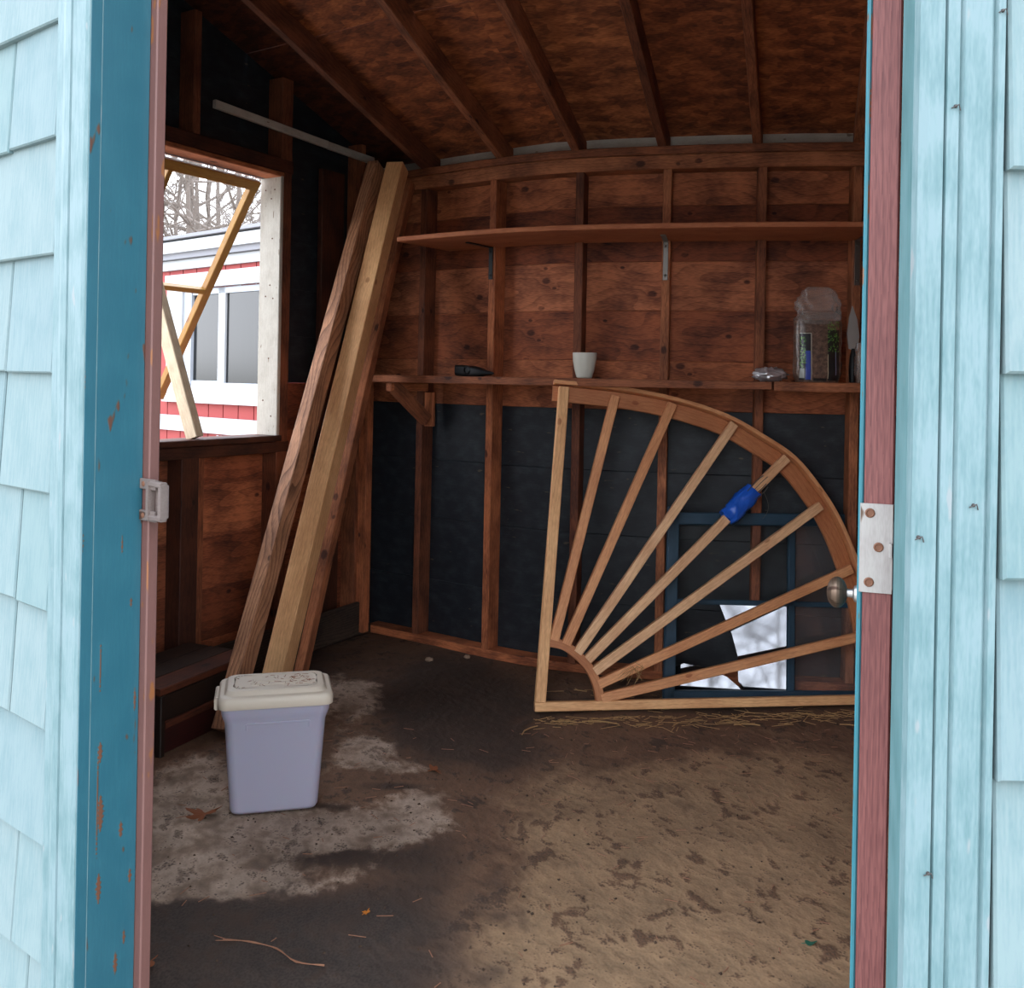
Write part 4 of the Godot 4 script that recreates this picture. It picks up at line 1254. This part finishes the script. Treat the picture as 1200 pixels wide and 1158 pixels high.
func build_bin() -> void:
	var bx := W(0.968, 0, 0.25); var bz := W(0.25, 0, -0.968)   # across, and towards the door
	var c := W(-0.6805, 0.006, 2.879) - bz * 0.085
	var xf := Transform3D(Basis(bx, Vector3.UP, bz), c)
	var t := thing("storage_bin", "translucent lilac grey plastic bin with a dirty cream lid on the concrete", "storage bin", c)
	var g := Geo.new()
	var rings := []
	for q in [[0.215, 0.13, 0.0], [0.245, 0.160, 0.004], [0.255, 0.170, 0.014], [0.268, 0.176, 0.10], [0.282, 0.184, 0.20], [0.292, 0.190, 0.272], [0.304, 0.196, 0.288], [0.312, 0.202, 0.300], [0.316, 0.204, 0.335], [0.306, 0.196, 0.336]]:
		rings.append(ring_at(round_rect(q[0], q[1], 0.026), xf, q[2]))
	loft(g, rings, true, true)
	var body := part(t, "body", g, M.bin)
	g = Geo.new()
	for q in [[-0.083, 0.272, 0.098, 0.272], [-0.083, 0.272, -0.083, 0.254], [0.098, 0.272, 0.098, 0.254]]:
		var zz := 0.0955
		beam(g, xf * Vector3(q[0], q[1], zz + (q[1] - 0.272) * 0.07), xf * Vector3(q[2], q[3], zz + (q[3] - 0.272) * 0.07), 0.006, 0.004, bz, 0.001)
	part(body, "moulded_rib", g, M.bin)
	g = Geo.new()
	rings = []
	for q in [[0.322, 0.210, 0.318], [0.332, 0.220, 0.320], [0.334, 0.222, 0.336], [0.332, 0.220, 0.346], [0.324, 0.212, 0.352], [0.316, 0.204, 0.354], [0.300, 0.188, 0.354], [0.294, 0.182, 0.357], [0.284, 0.172, 0.366], [0.276, 0.164, 0.368], [0.250, 0.138, 0.3685], [0.235, 0.123, 0.3685], [0.231, 0.119, 0.3665], [0.226, 0.114, 0.3665]]:
		rings.append(ring_at(round_rect(q[0], q[1], 0.028), xf, q[2]))
	loft(g, rings, true, true)
	var lid := part(t, "lid", g, M.lid)
	g = Geo.new()
	for q in [[-0.07, 0.03, 0.105, 0.03], [-0.07, -0.03, -0.07, 0.03], [-0.07, 0.0, 0.105, -0.004]]:
		beam(g, xf * Vector3(q[0], 0.367, q[1]), xf * Vector3(q[2], 0.367, q[3]), 0.004, 0.003, Vector3.UP, 0.001)
	part(lid, "moulded_rib", g, M.lid)
	g = Geo.new()
	beam(g, xf * Vector3(-0.170, 0.326, -0.055), xf * Vector3(-0.170, 0.326, 0.06), 0.014, 0.036, Vector3.UP, 0.004)
	part(t, "lid_clip", g, M.lid, "cream clip at the short end")
	# crumbs and straw on the lid
	g = Geo.new()
	for i in 70:
		var q := Vector2(rng.randfn(0.06, 0.03), rng.randfn(-0.005, 0.022)) if i < 46 else Vector2(rng.randf_range(-0.12, 0.12), rng.randf_range(-0.06, 0.06))
		q = q.clamp(Vector2(-0.118, -0.058), Vector2(0.118, 0.058))
		var an := rng.randf() * TAU
		var d := Vector3(cos(an), 0, sin(an)) * rng.randf_range(0.002, 0.012)
		var p := Vector3(q.x, 0.3665, q.y)
		beam(g, xf * (p - d), xf * (p + d + Vector3.UP * 0.001), 0.0018, 0.0012, Vector3.UP, 0.0003)
	single("straw_crumbs", "brown straw crumbs scattered on the cream bin lid", "straw", c + Vector3.UP * 0.366, g, M.twig, "", "stuff")


func blob(g: Geo, c: Vector3, r: Vector3, s: int, rough: float, basis := Basis(), fine := 1.7) -> void:
	var nz := noise(s, FastNoiseLite.TYPE_SIMPLEX_SMOOTH, 2)
	var rings := []
	for i in 19:
		var a := PI * (i + 0.15) / 18.3
		var ring := PackedVector3Array()
		for j in 32:
			var b := TAU * j / 32.0
			var d := Vector3(sin(a) * cos(b), -cos(a), sin(a) * sin(b))
			ring.append(c + basis * (d * r * (1.0 + rough * nz.get_noise_3dv(d * fine))))
		rings.append(ring)
	loft(g, rings, true, true)


func build_shelf_goods() -> void:
	var y := 1.316
	# white cup
	var at := rear(0.36, y, -0.19)
	var g := Geo.new()
	lathe(g, [Vector2(0.0, 0.0), Vector2(0.030, 0.0), Vector2(0.034, 0.004), Vector2(0.043, 0.035), Vector2(0.050, 0.075), Vector2(0.052, 0.106), Vector2(0.0505, 0.108), Vector2(0.049, 0.106), Vector2(0.046, 0.070), Vector2(0.038, 0.03), Vector2(0.0, 0.012)], 36, Transform3D(Basis(), at))
	single("cup", "white tapered cup without handle on the lower shelf", "cup", at, g, M.ceramic)
	# dark tool: a tapering iron head
	at = rear(-0.09, y, -0.15)
	var ax := rear_n(-0.09).cross(Vector3.UP).normalized()
	if ax.x < 0: ax = -ax
	var n := -rear_n(-0.09)
	var t := thing("hand_tool", "dark iron tool head tapering to a point at the left of the lower shelf", "tool", at)
	g = Geo.new()
	var rings := []
	for q in [[-0.100, 0.020, 0.016], [-0.096, 0.027, 0.022], [-0.05, 0.029, 0.024], [0.0, 0.028, 0.030], [0.04, 0.020, 0.026], [0.065, 0.011, 0.018], [0.10, 0.006, 0.008], [0.106, 0.003, 0.004]]:
		var ring := PackedVector3Array()
		for p in round_rect(q[1] * 1.9, q[2] * 2, minf(q[1], q[2]) * 0.6, 3):
			ring.append(at + ax * q[0] + Vector3.UP * (0.028 - (0.1 + q[0]) * 0.06 + p.x * 0.5 * 1.9 - 0.001) + n * p.y)
		rings.append(ring)
	loft(g, rings, true, true)
	part(t, "head", g, M.iron)
	g = Geo.new()
	lathe(g, [Vector2(0.0, 0.006), Vector2(0.013, 0.006), Vector2(0.015, 0.011), Vector2(0.019, 0.009), Vector2(0.020, 0.0)], 18, Transform3D(Basis(ax, n, Vector3.UP), at + Vector3.UP * 0.028 + n * 0.022 - ax * 0.02))
	part(t, "eye_collar", g, M.iron)
	# silver roll
	at = rear(1.085, y + 0.028, -0.18)
	g = Geo.new()
	blob(g, at, Vector3(0.068, 0.028, 0.032), 31, 0.38, Basis(), 3.0)
	single("foil_packet", "crumpled silver foil packet lying on the lower shelf", "packet", at - Vector3.UP * 0.028, g, M.foil)
	# clear bag of mulch
	at = rear(1.262, y, -0.19)
	t = thing("mulch_bag", "clear plastic bag of brown mulch with green leaf print at its sides", "plastic bag", at)
	g = Geo.new()
	bag_skin(g, at, 0.0, 0.25, 0.094, 0.055, 41, 0.16)
	part(t, "filled_body", g, M.bag)
	g = Geo.new()
	bag_skin(g, at, 0.235, 0.385, 0.084, 0.040, 42, 1.1)
	part(t, "clear_top", g, M.film, "crumpled clear top")
	# pale trowel blade standing upright, and a small clear bag
	at = rear(1.405, y, -0.15)
	t = thing("trowel", "pale pointed trowel standing upright at the right end of the lower shelf", "trowel", at)
	g = Geo.new()
	prism(g, PackedVector2Array([Vector2(-0.012, 0.14), Vector2(0.022, 0.13), Vector2(0.030, 0.19), Vector2(0.020, 0.26), Vector2(0.0, 0.315), Vector2(-0.012, 0.27), Vector2(-0.02, 0.20)]), at, Vector3.RIGHT, Vector3.UP, Vector3.FORWARD, 0.008)
	part(t, "blade", g, M.trowel)
	g = Geo.new()
	lathe(g, [Vector2(0.0, 0.0), Vector2(0.014, 0.002), Vector2(0.017, 0.05), Vector2(0.013, 0.11), Vector2(0.006, 0.14)], 14, Transform3D(Basis(), at + Vector3(0.005, 0, 0)))
	part(t, "handle", g, M.iron)
	at = rear(1.45, y, -0.22)
	g = Geo.new()
	bag_skin(g, at, 0.0, 0.16, 0.045, 0.035, 43, 0.6)
	single("clear_bag", "small crumpled clear bag in front of the trowel", "plastic bag", at, g, M.film)


func bag_skin(g: Geo, at: Vector3, y0: float, y1: float, w: float, d: float, s: int, crumple: float) -> void:
	var nz := noise(s, FastNoiseLite.TYPE_SIMPLEX_SMOOTH, 3)
	var rings := []
	for i in 15:
		var f := i / 14.0
		var y := lerpf(y0, y1, f)
		var ring := PackedVector3Array()
		var top := sqrt(clampf(1.0 - pow(maxf(0.0, (y - 0.30) / 0.10), 2.0), 0.12, 1.0))
		var foot := 0.86 + 0.14 * clampf(y / 0.03, 0.0, 1.0)
		for j in 40:
			var a := TAU * j / 40.0
			var c := Vector2(signf(cos(a)) * pow(absf(cos(a)), 0.6), signf(sin(a)) * pow(absf(sin(a)), 0.6))
			var k := 1.0 + crumple * 0.35 * nz.get_noise_3d(c.x * 2.2, c.y * 2.2, y * 26.0)
			ring.append(at + Vector3(c.x * w * k * top * foot, y, c.y * d * k * foot * (1.0 - 0.35 * f)))
		rings.append(ring)
	loft(g, rings, true, true, 1.0)
	# the print faces the room: texture coordinates from the bag's own width and height
	for i in g.v.size():
		g.t[i] = Vector2(clampf((g.v[i].x - at.x) / (2.1 * w) + 0.5, 0.0, 1.0), clampf(1.0 - (g.v[i].y - at.y - y0) / (y1 - y0), 0.0, 1.0))


func build_window_sash() -> void:
	# awning sash hinged at the head of the window, swung outwards
	var ang := deg_to_rad(32.0)
	var down := (Vector3.DOWN * cos(ang) + LN * sin(ang)).normalized()
	var nrm := LA.cross(down).normalized()
	var at := func(a: float, q: float) -> Vector3: return left(a, 2.178, 0.10) + down * q
	var t := thing("window_sash", "unpainted yellow brown sash swung outward at the top of the open window", "window sash", at.call(1.22, 0.0))
	var bars := [["rail", 0.735, 0.022, 1.70, 0.022, 0.046], ["stile", 0.755, 0.04, 0.755, 1.13, 0.042], ["stile", 1.68, 0.04, 1.68, 1.13, 0.042], ["rail", 0.735, 1.145, 1.70, 1.145, 0.05], ["muntin", 1.215, 0.04, 1.215, 1.13, 0.024], ["muntin", 0.77, 0.575, 1.67, 0.575, 0.024]]
	for b in bars:
		var g := Geo.new()
		beam(g, at.call(b[1], b[2]), at.call(b[3], b[4]), b[5], 0.034, nrm, 0.003)
		part(t, b[0], g, M.sash_wood)
	for q in [[0.77, 0.04, 1.205, 0.565], [1.225, 0.04, 1.665, 0.565], [0.77, 0.585, 1.205, 1.125], [1.225, 0.585, 1.665, 1.125]]:
		var g := Geo.new()
		prism(g, PackedVector2Array([Vector2(q[0], q[1]), Vector2(q[2], q[1]), Vector2(q[2], q[3]), Vector2(q[0], q[3])]), at.call(0, 0), LA, down, nrm, 0.003)
		part(t, "pane", g, M.glass)
	var g := Geo.new()
	var p := left(1.135, 1.032, 0.030); var q := left(1.19, 1.76, 0.262)
	beam(g, p + Vector3.UP * 0.008, q, 0.040, 0.066, LN, 0.003)
	single("prop_stick", "weathered pale stick propping the sash open from the window sill", "stick", p, g, M.pale_wood)


func build_neighbour() -> void:
	var ax := W(0.765, 0, -0.643); var an := W(0.643, 0, 0.765)   # along its wall to the right; an away from the shed
	var o := W(-2.68, 0, 8.46)
	var t := thing("neighbour_house", "red board house with white trim and a sliding window seen through the open window", "house", o + an * 1.5 + Vector3.DOWN * 0.06)
	var x := -3.0
	var i := 0
	while x < 3.0:
		for seg in ([[-0.06, 1.06], [2.05, 2.30]] if x > -0.55 and x < 0.95 else [[-0.06, 2.30]]):
			var g := Geo.new()
			prism(g, PackedVector2Array([Vector2(x + 0.006, seg[0]), Vector2(x + 0.214, seg[0]), Vector2(x + 0.214, seg[1]), Vector2(x + 0.006, seg[1])]), o, ax, Vector3.UP, an, 0.03, true)
			part(t, "siding_board", g, M.house_red)
		x += 0.22
		i += 1
	var box := func(called: String, x0: float, x1: float, y0: float, y1: float, k0: float, k1: float, m: Material, label := "") -> MeshInstance3D:
		var g := Geo.new()
		prism(g, PackedVector2Array([Vector2(x0, y0), Vector2(x1, y0), Vector2(x1, y1), Vector2(x0, y1)]), o + an * k0, ax, Vector3.UP, an, k1 - k0, true)
		return part(t, called, g, m, label)
	box.call("wall", -3.0, 3.0, -0.06, 1.06, 0.028, 3.0, M.house_red)
	box.call("wall", -3.0, -0.55, 1.06, 2.30, 0.028, 3.0, M.house_red)
	box.call("wall", 1.0, 3.0, 1.06, 2.30, 0.028, 3.0, M.house_red)
	box.call("wall", -0.55, 1.0, 2.04, 2.30, 0.028, 3.0, M.house_red)
	box.call("fascia", -3.2, 3.2, 2.375, 2.475, -0.10, -0.06, M.house_white, "white fascia")
	box.call("gutter_soffit", -3.2, 3.2, 2.325, 2.375, -0.07, 0.03, M.roofing)
	box.call("frieze", -3.0, 3.0, 2.235, 2.32, -0.03, 0.0, M.house_white, "white frieze board")
	box.call("band", -3.0, 3.0, 0.80, 0.935, -0.03, 0.0, M.house_white, "white band board")
	var g := Geo.new()
	var r0 := o - an * 0.12 + Vector3.UP * 2.485; var r1 := o + an * 3.2 + Vector3.UP * 2.53
	beam(g, r0.lerp(r1, 0.5) - ax * 3.2, r0.lerp(r1, 0.5) + ax * 3.2, 3.32, 0.03, Vector3.UP)
	part(t, "roof", g, M.roofing)
	box.call("window_head", -0.60, 1.05, 2.06, 2.19, -0.035, 0.0, M.house_white)
	box.call("window_sill", -0.60, 1.05, 1.055, 1.20, -0.05, 0.0, M.house_white)
	box.call("window_casing", -0.57, -0.32, 1.20, 2.06, -0.03, 0.0, M.house_white)
	box.call("window_casing", 0.86, 1.05, 1.20, 2.06, -0.03, 0.0, M.house_white)
	for q in [[Vector3(-0.06, 0.835, 0.05), Vector3(0.02, 0.81, 0.07), Vector3(0.07, 0.775, 0.05)], [Vector3(0.29, 0.70, 0.04), Vector3(0.29, 0.75, 0.045), Vector3(0.29, 0.79, 0.04)], [Vector3(0.35, 0.70, 0.04), Vector3(0.35, 0.75, 0.045), Vector3(0.35, 0.79, 0.04)]]:
		g = Geo.new()
		var path := []
		for p in q: path.append(o + ax * p.x + Vector3.UP * p.y - an * p.z)
		tube(g, path, [0.010, 0.013, 0.012], 7)
		part(t, "pipe_fitting", g, M.house_white)
	var wn: MeshInstance3D = box.call("window", -0.32, -0.20, 1.20, 2.06, -0.01, 0.06, M.house_frame, "grey sliding window frame")
	for q in [["frame_bar", 0.205, 0.305, 1.20, 2.06, M.house_white], ["frame_bar", -0.20, 0.205, 1.20, 1.25, M.house_frame], ["frame_bar", -0.20, 0.86, 2.00, 2.06, M.house_frame], ["frame_bar", 0.305, 0.86, 1.20, 1.235, M.house_frame], ["pane", -0.2, 0.205, 1.25, 2.0, M.house_dark], ["pane", 0.305, 0.86, 1.235, 2.0, M.house_dark]]:
		g = Geo.new()
		var k := 0.02 if q[0] == "pane" else 0.0
		prism(g, PackedVector2Array([Vector2(q[1], q[3]), Vector2(q[2], q[3]), Vector2(q[2], q[4]), Vector2(q[1], q[4])]), o + an * k, ax, Vector3.UP, an, 0.04, true)
		part(wn, q[0], g, q[5])


func grow(g: Geo, p: Vector3, d: Vector3, l: float, r: float, depth: int) -> void:
	var path := [p]; var radii := [r]
	var q := p; var dd := d
	for i in 3:
		dd = (dd + Vector3(rng.randfn(0, 0.13), rng.randfn(0.03, 0.10), rng.randfn(0, 0.13))).normalized()
		q += dd * l / 3
		path.append(q)
		radii.append(lerpf(r, r * 0.55, (i + 1) / 3.0))
	tube(g, path, radii, 5 if depth > 2 else 3)
	if depth == 0: return
	var kids := 4 if depth > 1 else 5
	for i in kids:
		var f := rng.randf_range(0.35, 1.0)
		var at: Vector3 = path[1].lerp(path[3], f) if f < 0.95 else path[3]
		var side := Vector3(rng.randfn(0, 1), rng.randfn(0.15, 0.6), rng.randfn(0, 1)).normalized()
		grow(g, at, (dd * 0.75 + side * 0.75).normalized(), l * rng.randf_range(0.55, 0.78), r * 0.5, depth - 1)


func bare_tree(p: Vector3, h: float, label: String, depth: int, group: String) -> void:
	var t := thing("bare_tree", label, "tree", p, 0, group)
	var g := Geo.new()
	var top := p + Vector3(rng.randfn(0, 0.2), h * 0.62, rng.randfn(0, 0.2))
	tube(g, [p, p.lerp(top, 0.4) + Vector3(0.08, 0, 0), top], [0.10 * h / 8, 0.07 * h / 8, 0.035 * h / 8], 8)
	part(t, "trunk", g, M.bark)
	g = Geo.new()
	for i in 9:
		var f := 0.25 + 0.75 * i / 8.0
		var a := rng.randf() * TAU
		grow(g, p.lerp(top, f), Vector3(cos(a), rng.randf_range(0.15, 0.7), sin(a)).normalized(), h * 0.24 * (1.25 - 0.6 * f), 0.045 * h / 8 * (1.3 - 0.7 * f), depth)
	grow(g, top, Vector3.UP, h * 0.26, 0.05 * h / 8, depth)
	part(t, "branches", g, M.bark)


func build_trees() -> void:
	rng.seed = 21
	var q := [[-5.0, 15.0, 7.0], [-7.2, 21.0, 10.0], [-8.2, 27.0, 11.0], [-4.3, 14.2, 6.6], [-6.0, 18.5, 8.0], [-5.6, 16.2, 6.4], [-6.4, 20.5, 8.4]]
	for i in q.size():
		bare_tree(W(q[i][0], -0.06, q[i][1]), q[i][2], ["bare winter tree behind the middle of the red house roof", "tallest bare tree behind the red house", "farthest bare tree at the left behind the red house", "smallest bare tree nearest the window frame behind the red house", "bare tree behind the left part of the red house roof", "short bushy bare tree behind the red house roof", "far thin bare tree behind the red house roof"][i], 4, "bare trees behind the red house")
	q = [[-5.2, -12.5, 6.0], [-7.6, -14.5, 6.6], [-6.6, -18.0, 8.5], [2.0, -16.0, 8.0]]
	for i in q.size():
		bare_tree(W(q[i][0], -0.06, q[i][1]), q[i][2], ["small bare tree across the yard nearest the shed", "bare tree across the yard beside the smallest one", "tallest bare tree at the far end of the yard", "lone bare tree across the yard apart from the others"][i], 4 if i < 3 else 3, "bare trees across the yard")


func pebble(x: float, d: float, r: float, label: String) -> void:
	var p := on_floor(x, d, r * 0.45)
	var g := Geo.new()
	blob(g, p, Vector3(r * 1.25, r * 0.8, r), int(x * 1000.0), 0.3)
	single("pebble", label, "stone", p - Vector3.UP * r * 0.7, g, M.pebble)


func on_floor(x: float, d: float, up := 0.004) -> Vector3:
	return W(x, floor_y(x, d) + up, d)


func build_litter() -> void:
	rng.seed = 33
	# loose straw under the fan frame: too many to count
	var g := Geo.new()
	for i in 300:
		var x := rng.randf_range(0.12, 1.5)
		var d := 3.74 + 0.1 * (x - 0.1) - absf(rng.randfn(0, 0.06)) if i < 200 else rng.randf_range(3.82, 4.1)
		var a := rng.randfn(0.05, 0.5)
		var l := rng.randf_range(0.006, 0.045)
		var v := W(cos(a) * l, 0, sin(a) * l)
		var p := on_floor(x, d, 0.002 + rng.randf() * 0.004)
		beam(g, p - v, p + v + Vector3.UP * rng.randfn(0, 0.003), 0.0026, 0.0016, Vector3.UP, 0.0004)
	single("straw_litter", "thin layer of broken straw along the foot of the fan frame", "straw", on_floor(0.8, 3.75, 0), g, M.straw, "", "stuff")
	# stray bits on the open floor
	g = Geo.new()
	for i in 260:
		var x := rng.randf_range(-1.0, 1.3); var d := rng.randf_range(1.95, 3.7)
		if i % 3 == 0: x = rng.randf_range(0.0, 1.3); d = rng.randf_range(2.9, 3.6)
		var a := rng.randf() * TAU
		var l := rng.randf_range(0.004, 0.022)
		var v := W(cos(a) * l, 0, sin(a) * l)
		var p := on_floor(x, d, 0.003)
		beam(g, p - v, p + v, 0.0022, 0.0014, Vector3.UP, 0.0004)
	single("chaff_litter", "fine chaff and broken stalks strewn over the dirt floor", "litter", on_floor(0.3, 2.8, 0), g, M.twig, "", "stuff")
	# soil crumbs
	g = Geo.new()
	for i in 420:
		var x := rng.randf_range(-0.95, 1.35); var d := rng.randf_range(1.9, 3.9)
		var r := rng.randf_range(0.0015, 0.0055)
		var p := on_floor(x, d, r * 0.2)
		var k := []
		for q in [Vector3(1, 0, 0.2), Vector3(-0.3, 0, 1), Vector3(-0.8, 0, -0.7), Vector3(0.2, 0.9, 0.1)]: k.append(p + (q + Vector3(rng.randfn(0, 0.2), 0, rng.randfn(0, 0.2))) * r)
		var cen: Vector3 = (k[0] + k[1] + k[2] + k[3]) / 4
		for f in [[0, 1, 3], [1, 2, 3], [2, 0, 3]]:
			var nn: Vector3 = ((k[f[0]] + k[f[1]] + k[f[2]]) / 3 - cen).normalized()
			g.tri(k[f[0]], k[f[1]], k[f[2]], Vector2.ZERO, Vector2.ZERO, Vector2.ZERO, nn, nn, nn)
	single("soil_crumbs", "dark soil crumbs strewn over the floor", "soil", on_floor(0.3, 2.6, 0), g, M.clod, "", "stuff")
	# single stalks
	var q := [
		[0.09, 3.60, 0.055, 1.0, "bent pale straw lying on the damp soil left of the fan frame"],
		[0.22, 3.70, 0.05, 0.05, "pale straw by the lower left corner of the fan frame"],
		[0.36, 3.69, 0.07, -0.18, "thick pale straw just in front of the fan frame's small hub"],
		[0.92, 3.71, 0.05, 0.02, "pale straw in front of the middle of the fan frame"],
		[1.18, 3.14, 0.09, 0.7, "long curved stalk near the foot of the open door"],
		[1.33, 3.72, 0.05, -0.4, "pale straw at the right end of the fan frame"],
	]
	for s in q:
		g = Geo.new()
		var v := W(cos(s[3]) * s[2], 0, sin(s[3]) * s[2])
		var p := on_floor(s[0], s[1], 0.005)
		var bend: Vector3 = W(-sin(s[3]), 0, cos(s[3])) * s[2] * 0.25
		tube(g, [p - v, p - v * 0.3 + bend, p + v * 0.4 + bend * 0.8, p + v], [0.0022, 0.0026, 0.0026, 0.002], 6)
		single("straw", s[4], "straw", p - Vector3.UP * 0.005, g, M.straw, "loose straws on the floor")
	g = Geo.new()
	var tw := spline([on_floor(-0.64, 2.235), on_floor(-0.58, 2.228, 0.006), on_floor(-0.51, 2.205, 0.008), on_floor(-0.455, 2.155, 0.006), on_floor(-0.39, 2.145, 0.005)], 4)
	var tr := []
	for i in tw.size(): tr.append(0.0018 + 0.0008 * sin(i * 1.7))
	tube(g, tw, tr, 6)
	tube(g, [tw[1], tw[1] + W(-0.035, 0.003, 0.012)], [0.0014, 0.0008], 5)
	tube(g, [tw[2], tw[2] + W(-0.04, 0.003, -0.008)], [0.0014, 0.0008], 5)
	single("twig", "thin reddish root lying on the dark gravel near the threshold", "twig", tw[0] - Vector3.UP * 0.004, g, M.twig)
	pebble(-0.36, 4.50, 0.014, "tan pebble by the bottom plate below the slanting brace")
	pebble(-0.185, 4.545, 0.012, "small tan pebble left of the third stud")
	# straw caught on the sixth spoke
	g = Geo.new()
	for i in 16:
		var p := fan_at(rng.randfn(0.40, 0.02), rng.randfn(0.165, 0.012), 0.004 + rng.randf() * 0.004)
		var a := rng.randf_range(-2.6, -0.4)
		var l := rng.randf_range(0.03, 0.09)
		tube(g, [p, p + FU * cos(a) * l * 0.5 + FV * sin(a) * l * 0.4, p + FU * (cos(a) * l * 0.7 + rng.randfn(0, 0.02)) + FV * sin(a) * l], [0.0009, 0.0009, 0.0006], 4)
	single("straw_tuft", "small straw tuft caught on the sixth spoke of the fan frame", "straw", fan_at(0.40, 0.10, 0.0), g, M.straw, "", "stuff")
	leaf(on_floor(-0.885, 2.86, 0.006), 0.055, 0.4, 7, M.leaf_brown, "dry brown oak leaf on the concrete left of the bin")
	leaf(on_floor(-0.33, 2.36, 0.006), 0.013, 1.1, 5, M.leaf_orange, "tiny orange leaf on the dark soil in front of the bin")
	leaf(on_floor(0.715, 2.25, 0.006), 0.018, 0.2, 0, M.leaf_green, "small blue green leaf on the sandy soil near the door")
	leaf(on_floor(-0.235, 3.23, 0.006), 0.03, 2.2, 5, M.leaf_brown, "small brown leaf on the damp patch behind the bin")
	leaf(on_floor(-0.775, 2.12, 0.010), 0.03, 0.9, 5, M.leaf_brown, "curled brown leaf against the foot of the left jamb")


func leaf(p: Vector3, r: float, turn: float, lobes: int, m: Material, label: String) -> void:
	var g := Geo.new()
	var b := Basis(Vector3.UP, turn)
	var rim := []
	var k := 40
	for i in k:
		var a := TAU * i / k
		var rr := r * (0.72 + (0.28 * cos(a * lobes) if lobes else 0.12 * cos(a * 2.0)))
		var q := Vector3(cos(a) * rr, 0, sin(a) * rr * 0.66)
		q.y = 0.16 * r * (sin(a * 2.0) + 0.6 * q.x / r * q.x / r * 3.0)
		rim.append(p + b * q)
	var th := Vector3.DOWN * 0.0008
	for i in k:
		var a: Vector3 = rim[i]; var c: Vector3 = rim[(i + 1) % k]
		g.tri(p, a, c, Vector2.ZERO, Vector2.ZERO, Vector2.ZERO, Vector3.UP, Vector3.UP, Vector3.UP)
		g.tri(p + th, a + th, c + th, Vector2.ZERO, Vector2.ZERO, Vector2.ZERO, Vector3.DOWN, Vector3.DOWN, Vector3.DOWN)
		g.quad(a, c, c + th, a + th, Vector2.ZERO, Vector2.ZERO, Vector2.ZERO, Vector2.ZERO, a - p)
	tube(g, [p, p + b * Vector3(-r * 1.1, 0.001, 0), p + b * Vector3(-r * 1.4, 0.002, r * 0.1)], [0.0009, 0.0008, 0.0006], 5)
	single("leaf", label, "leaf", p - Vector3.UP * 0.006, g, m)
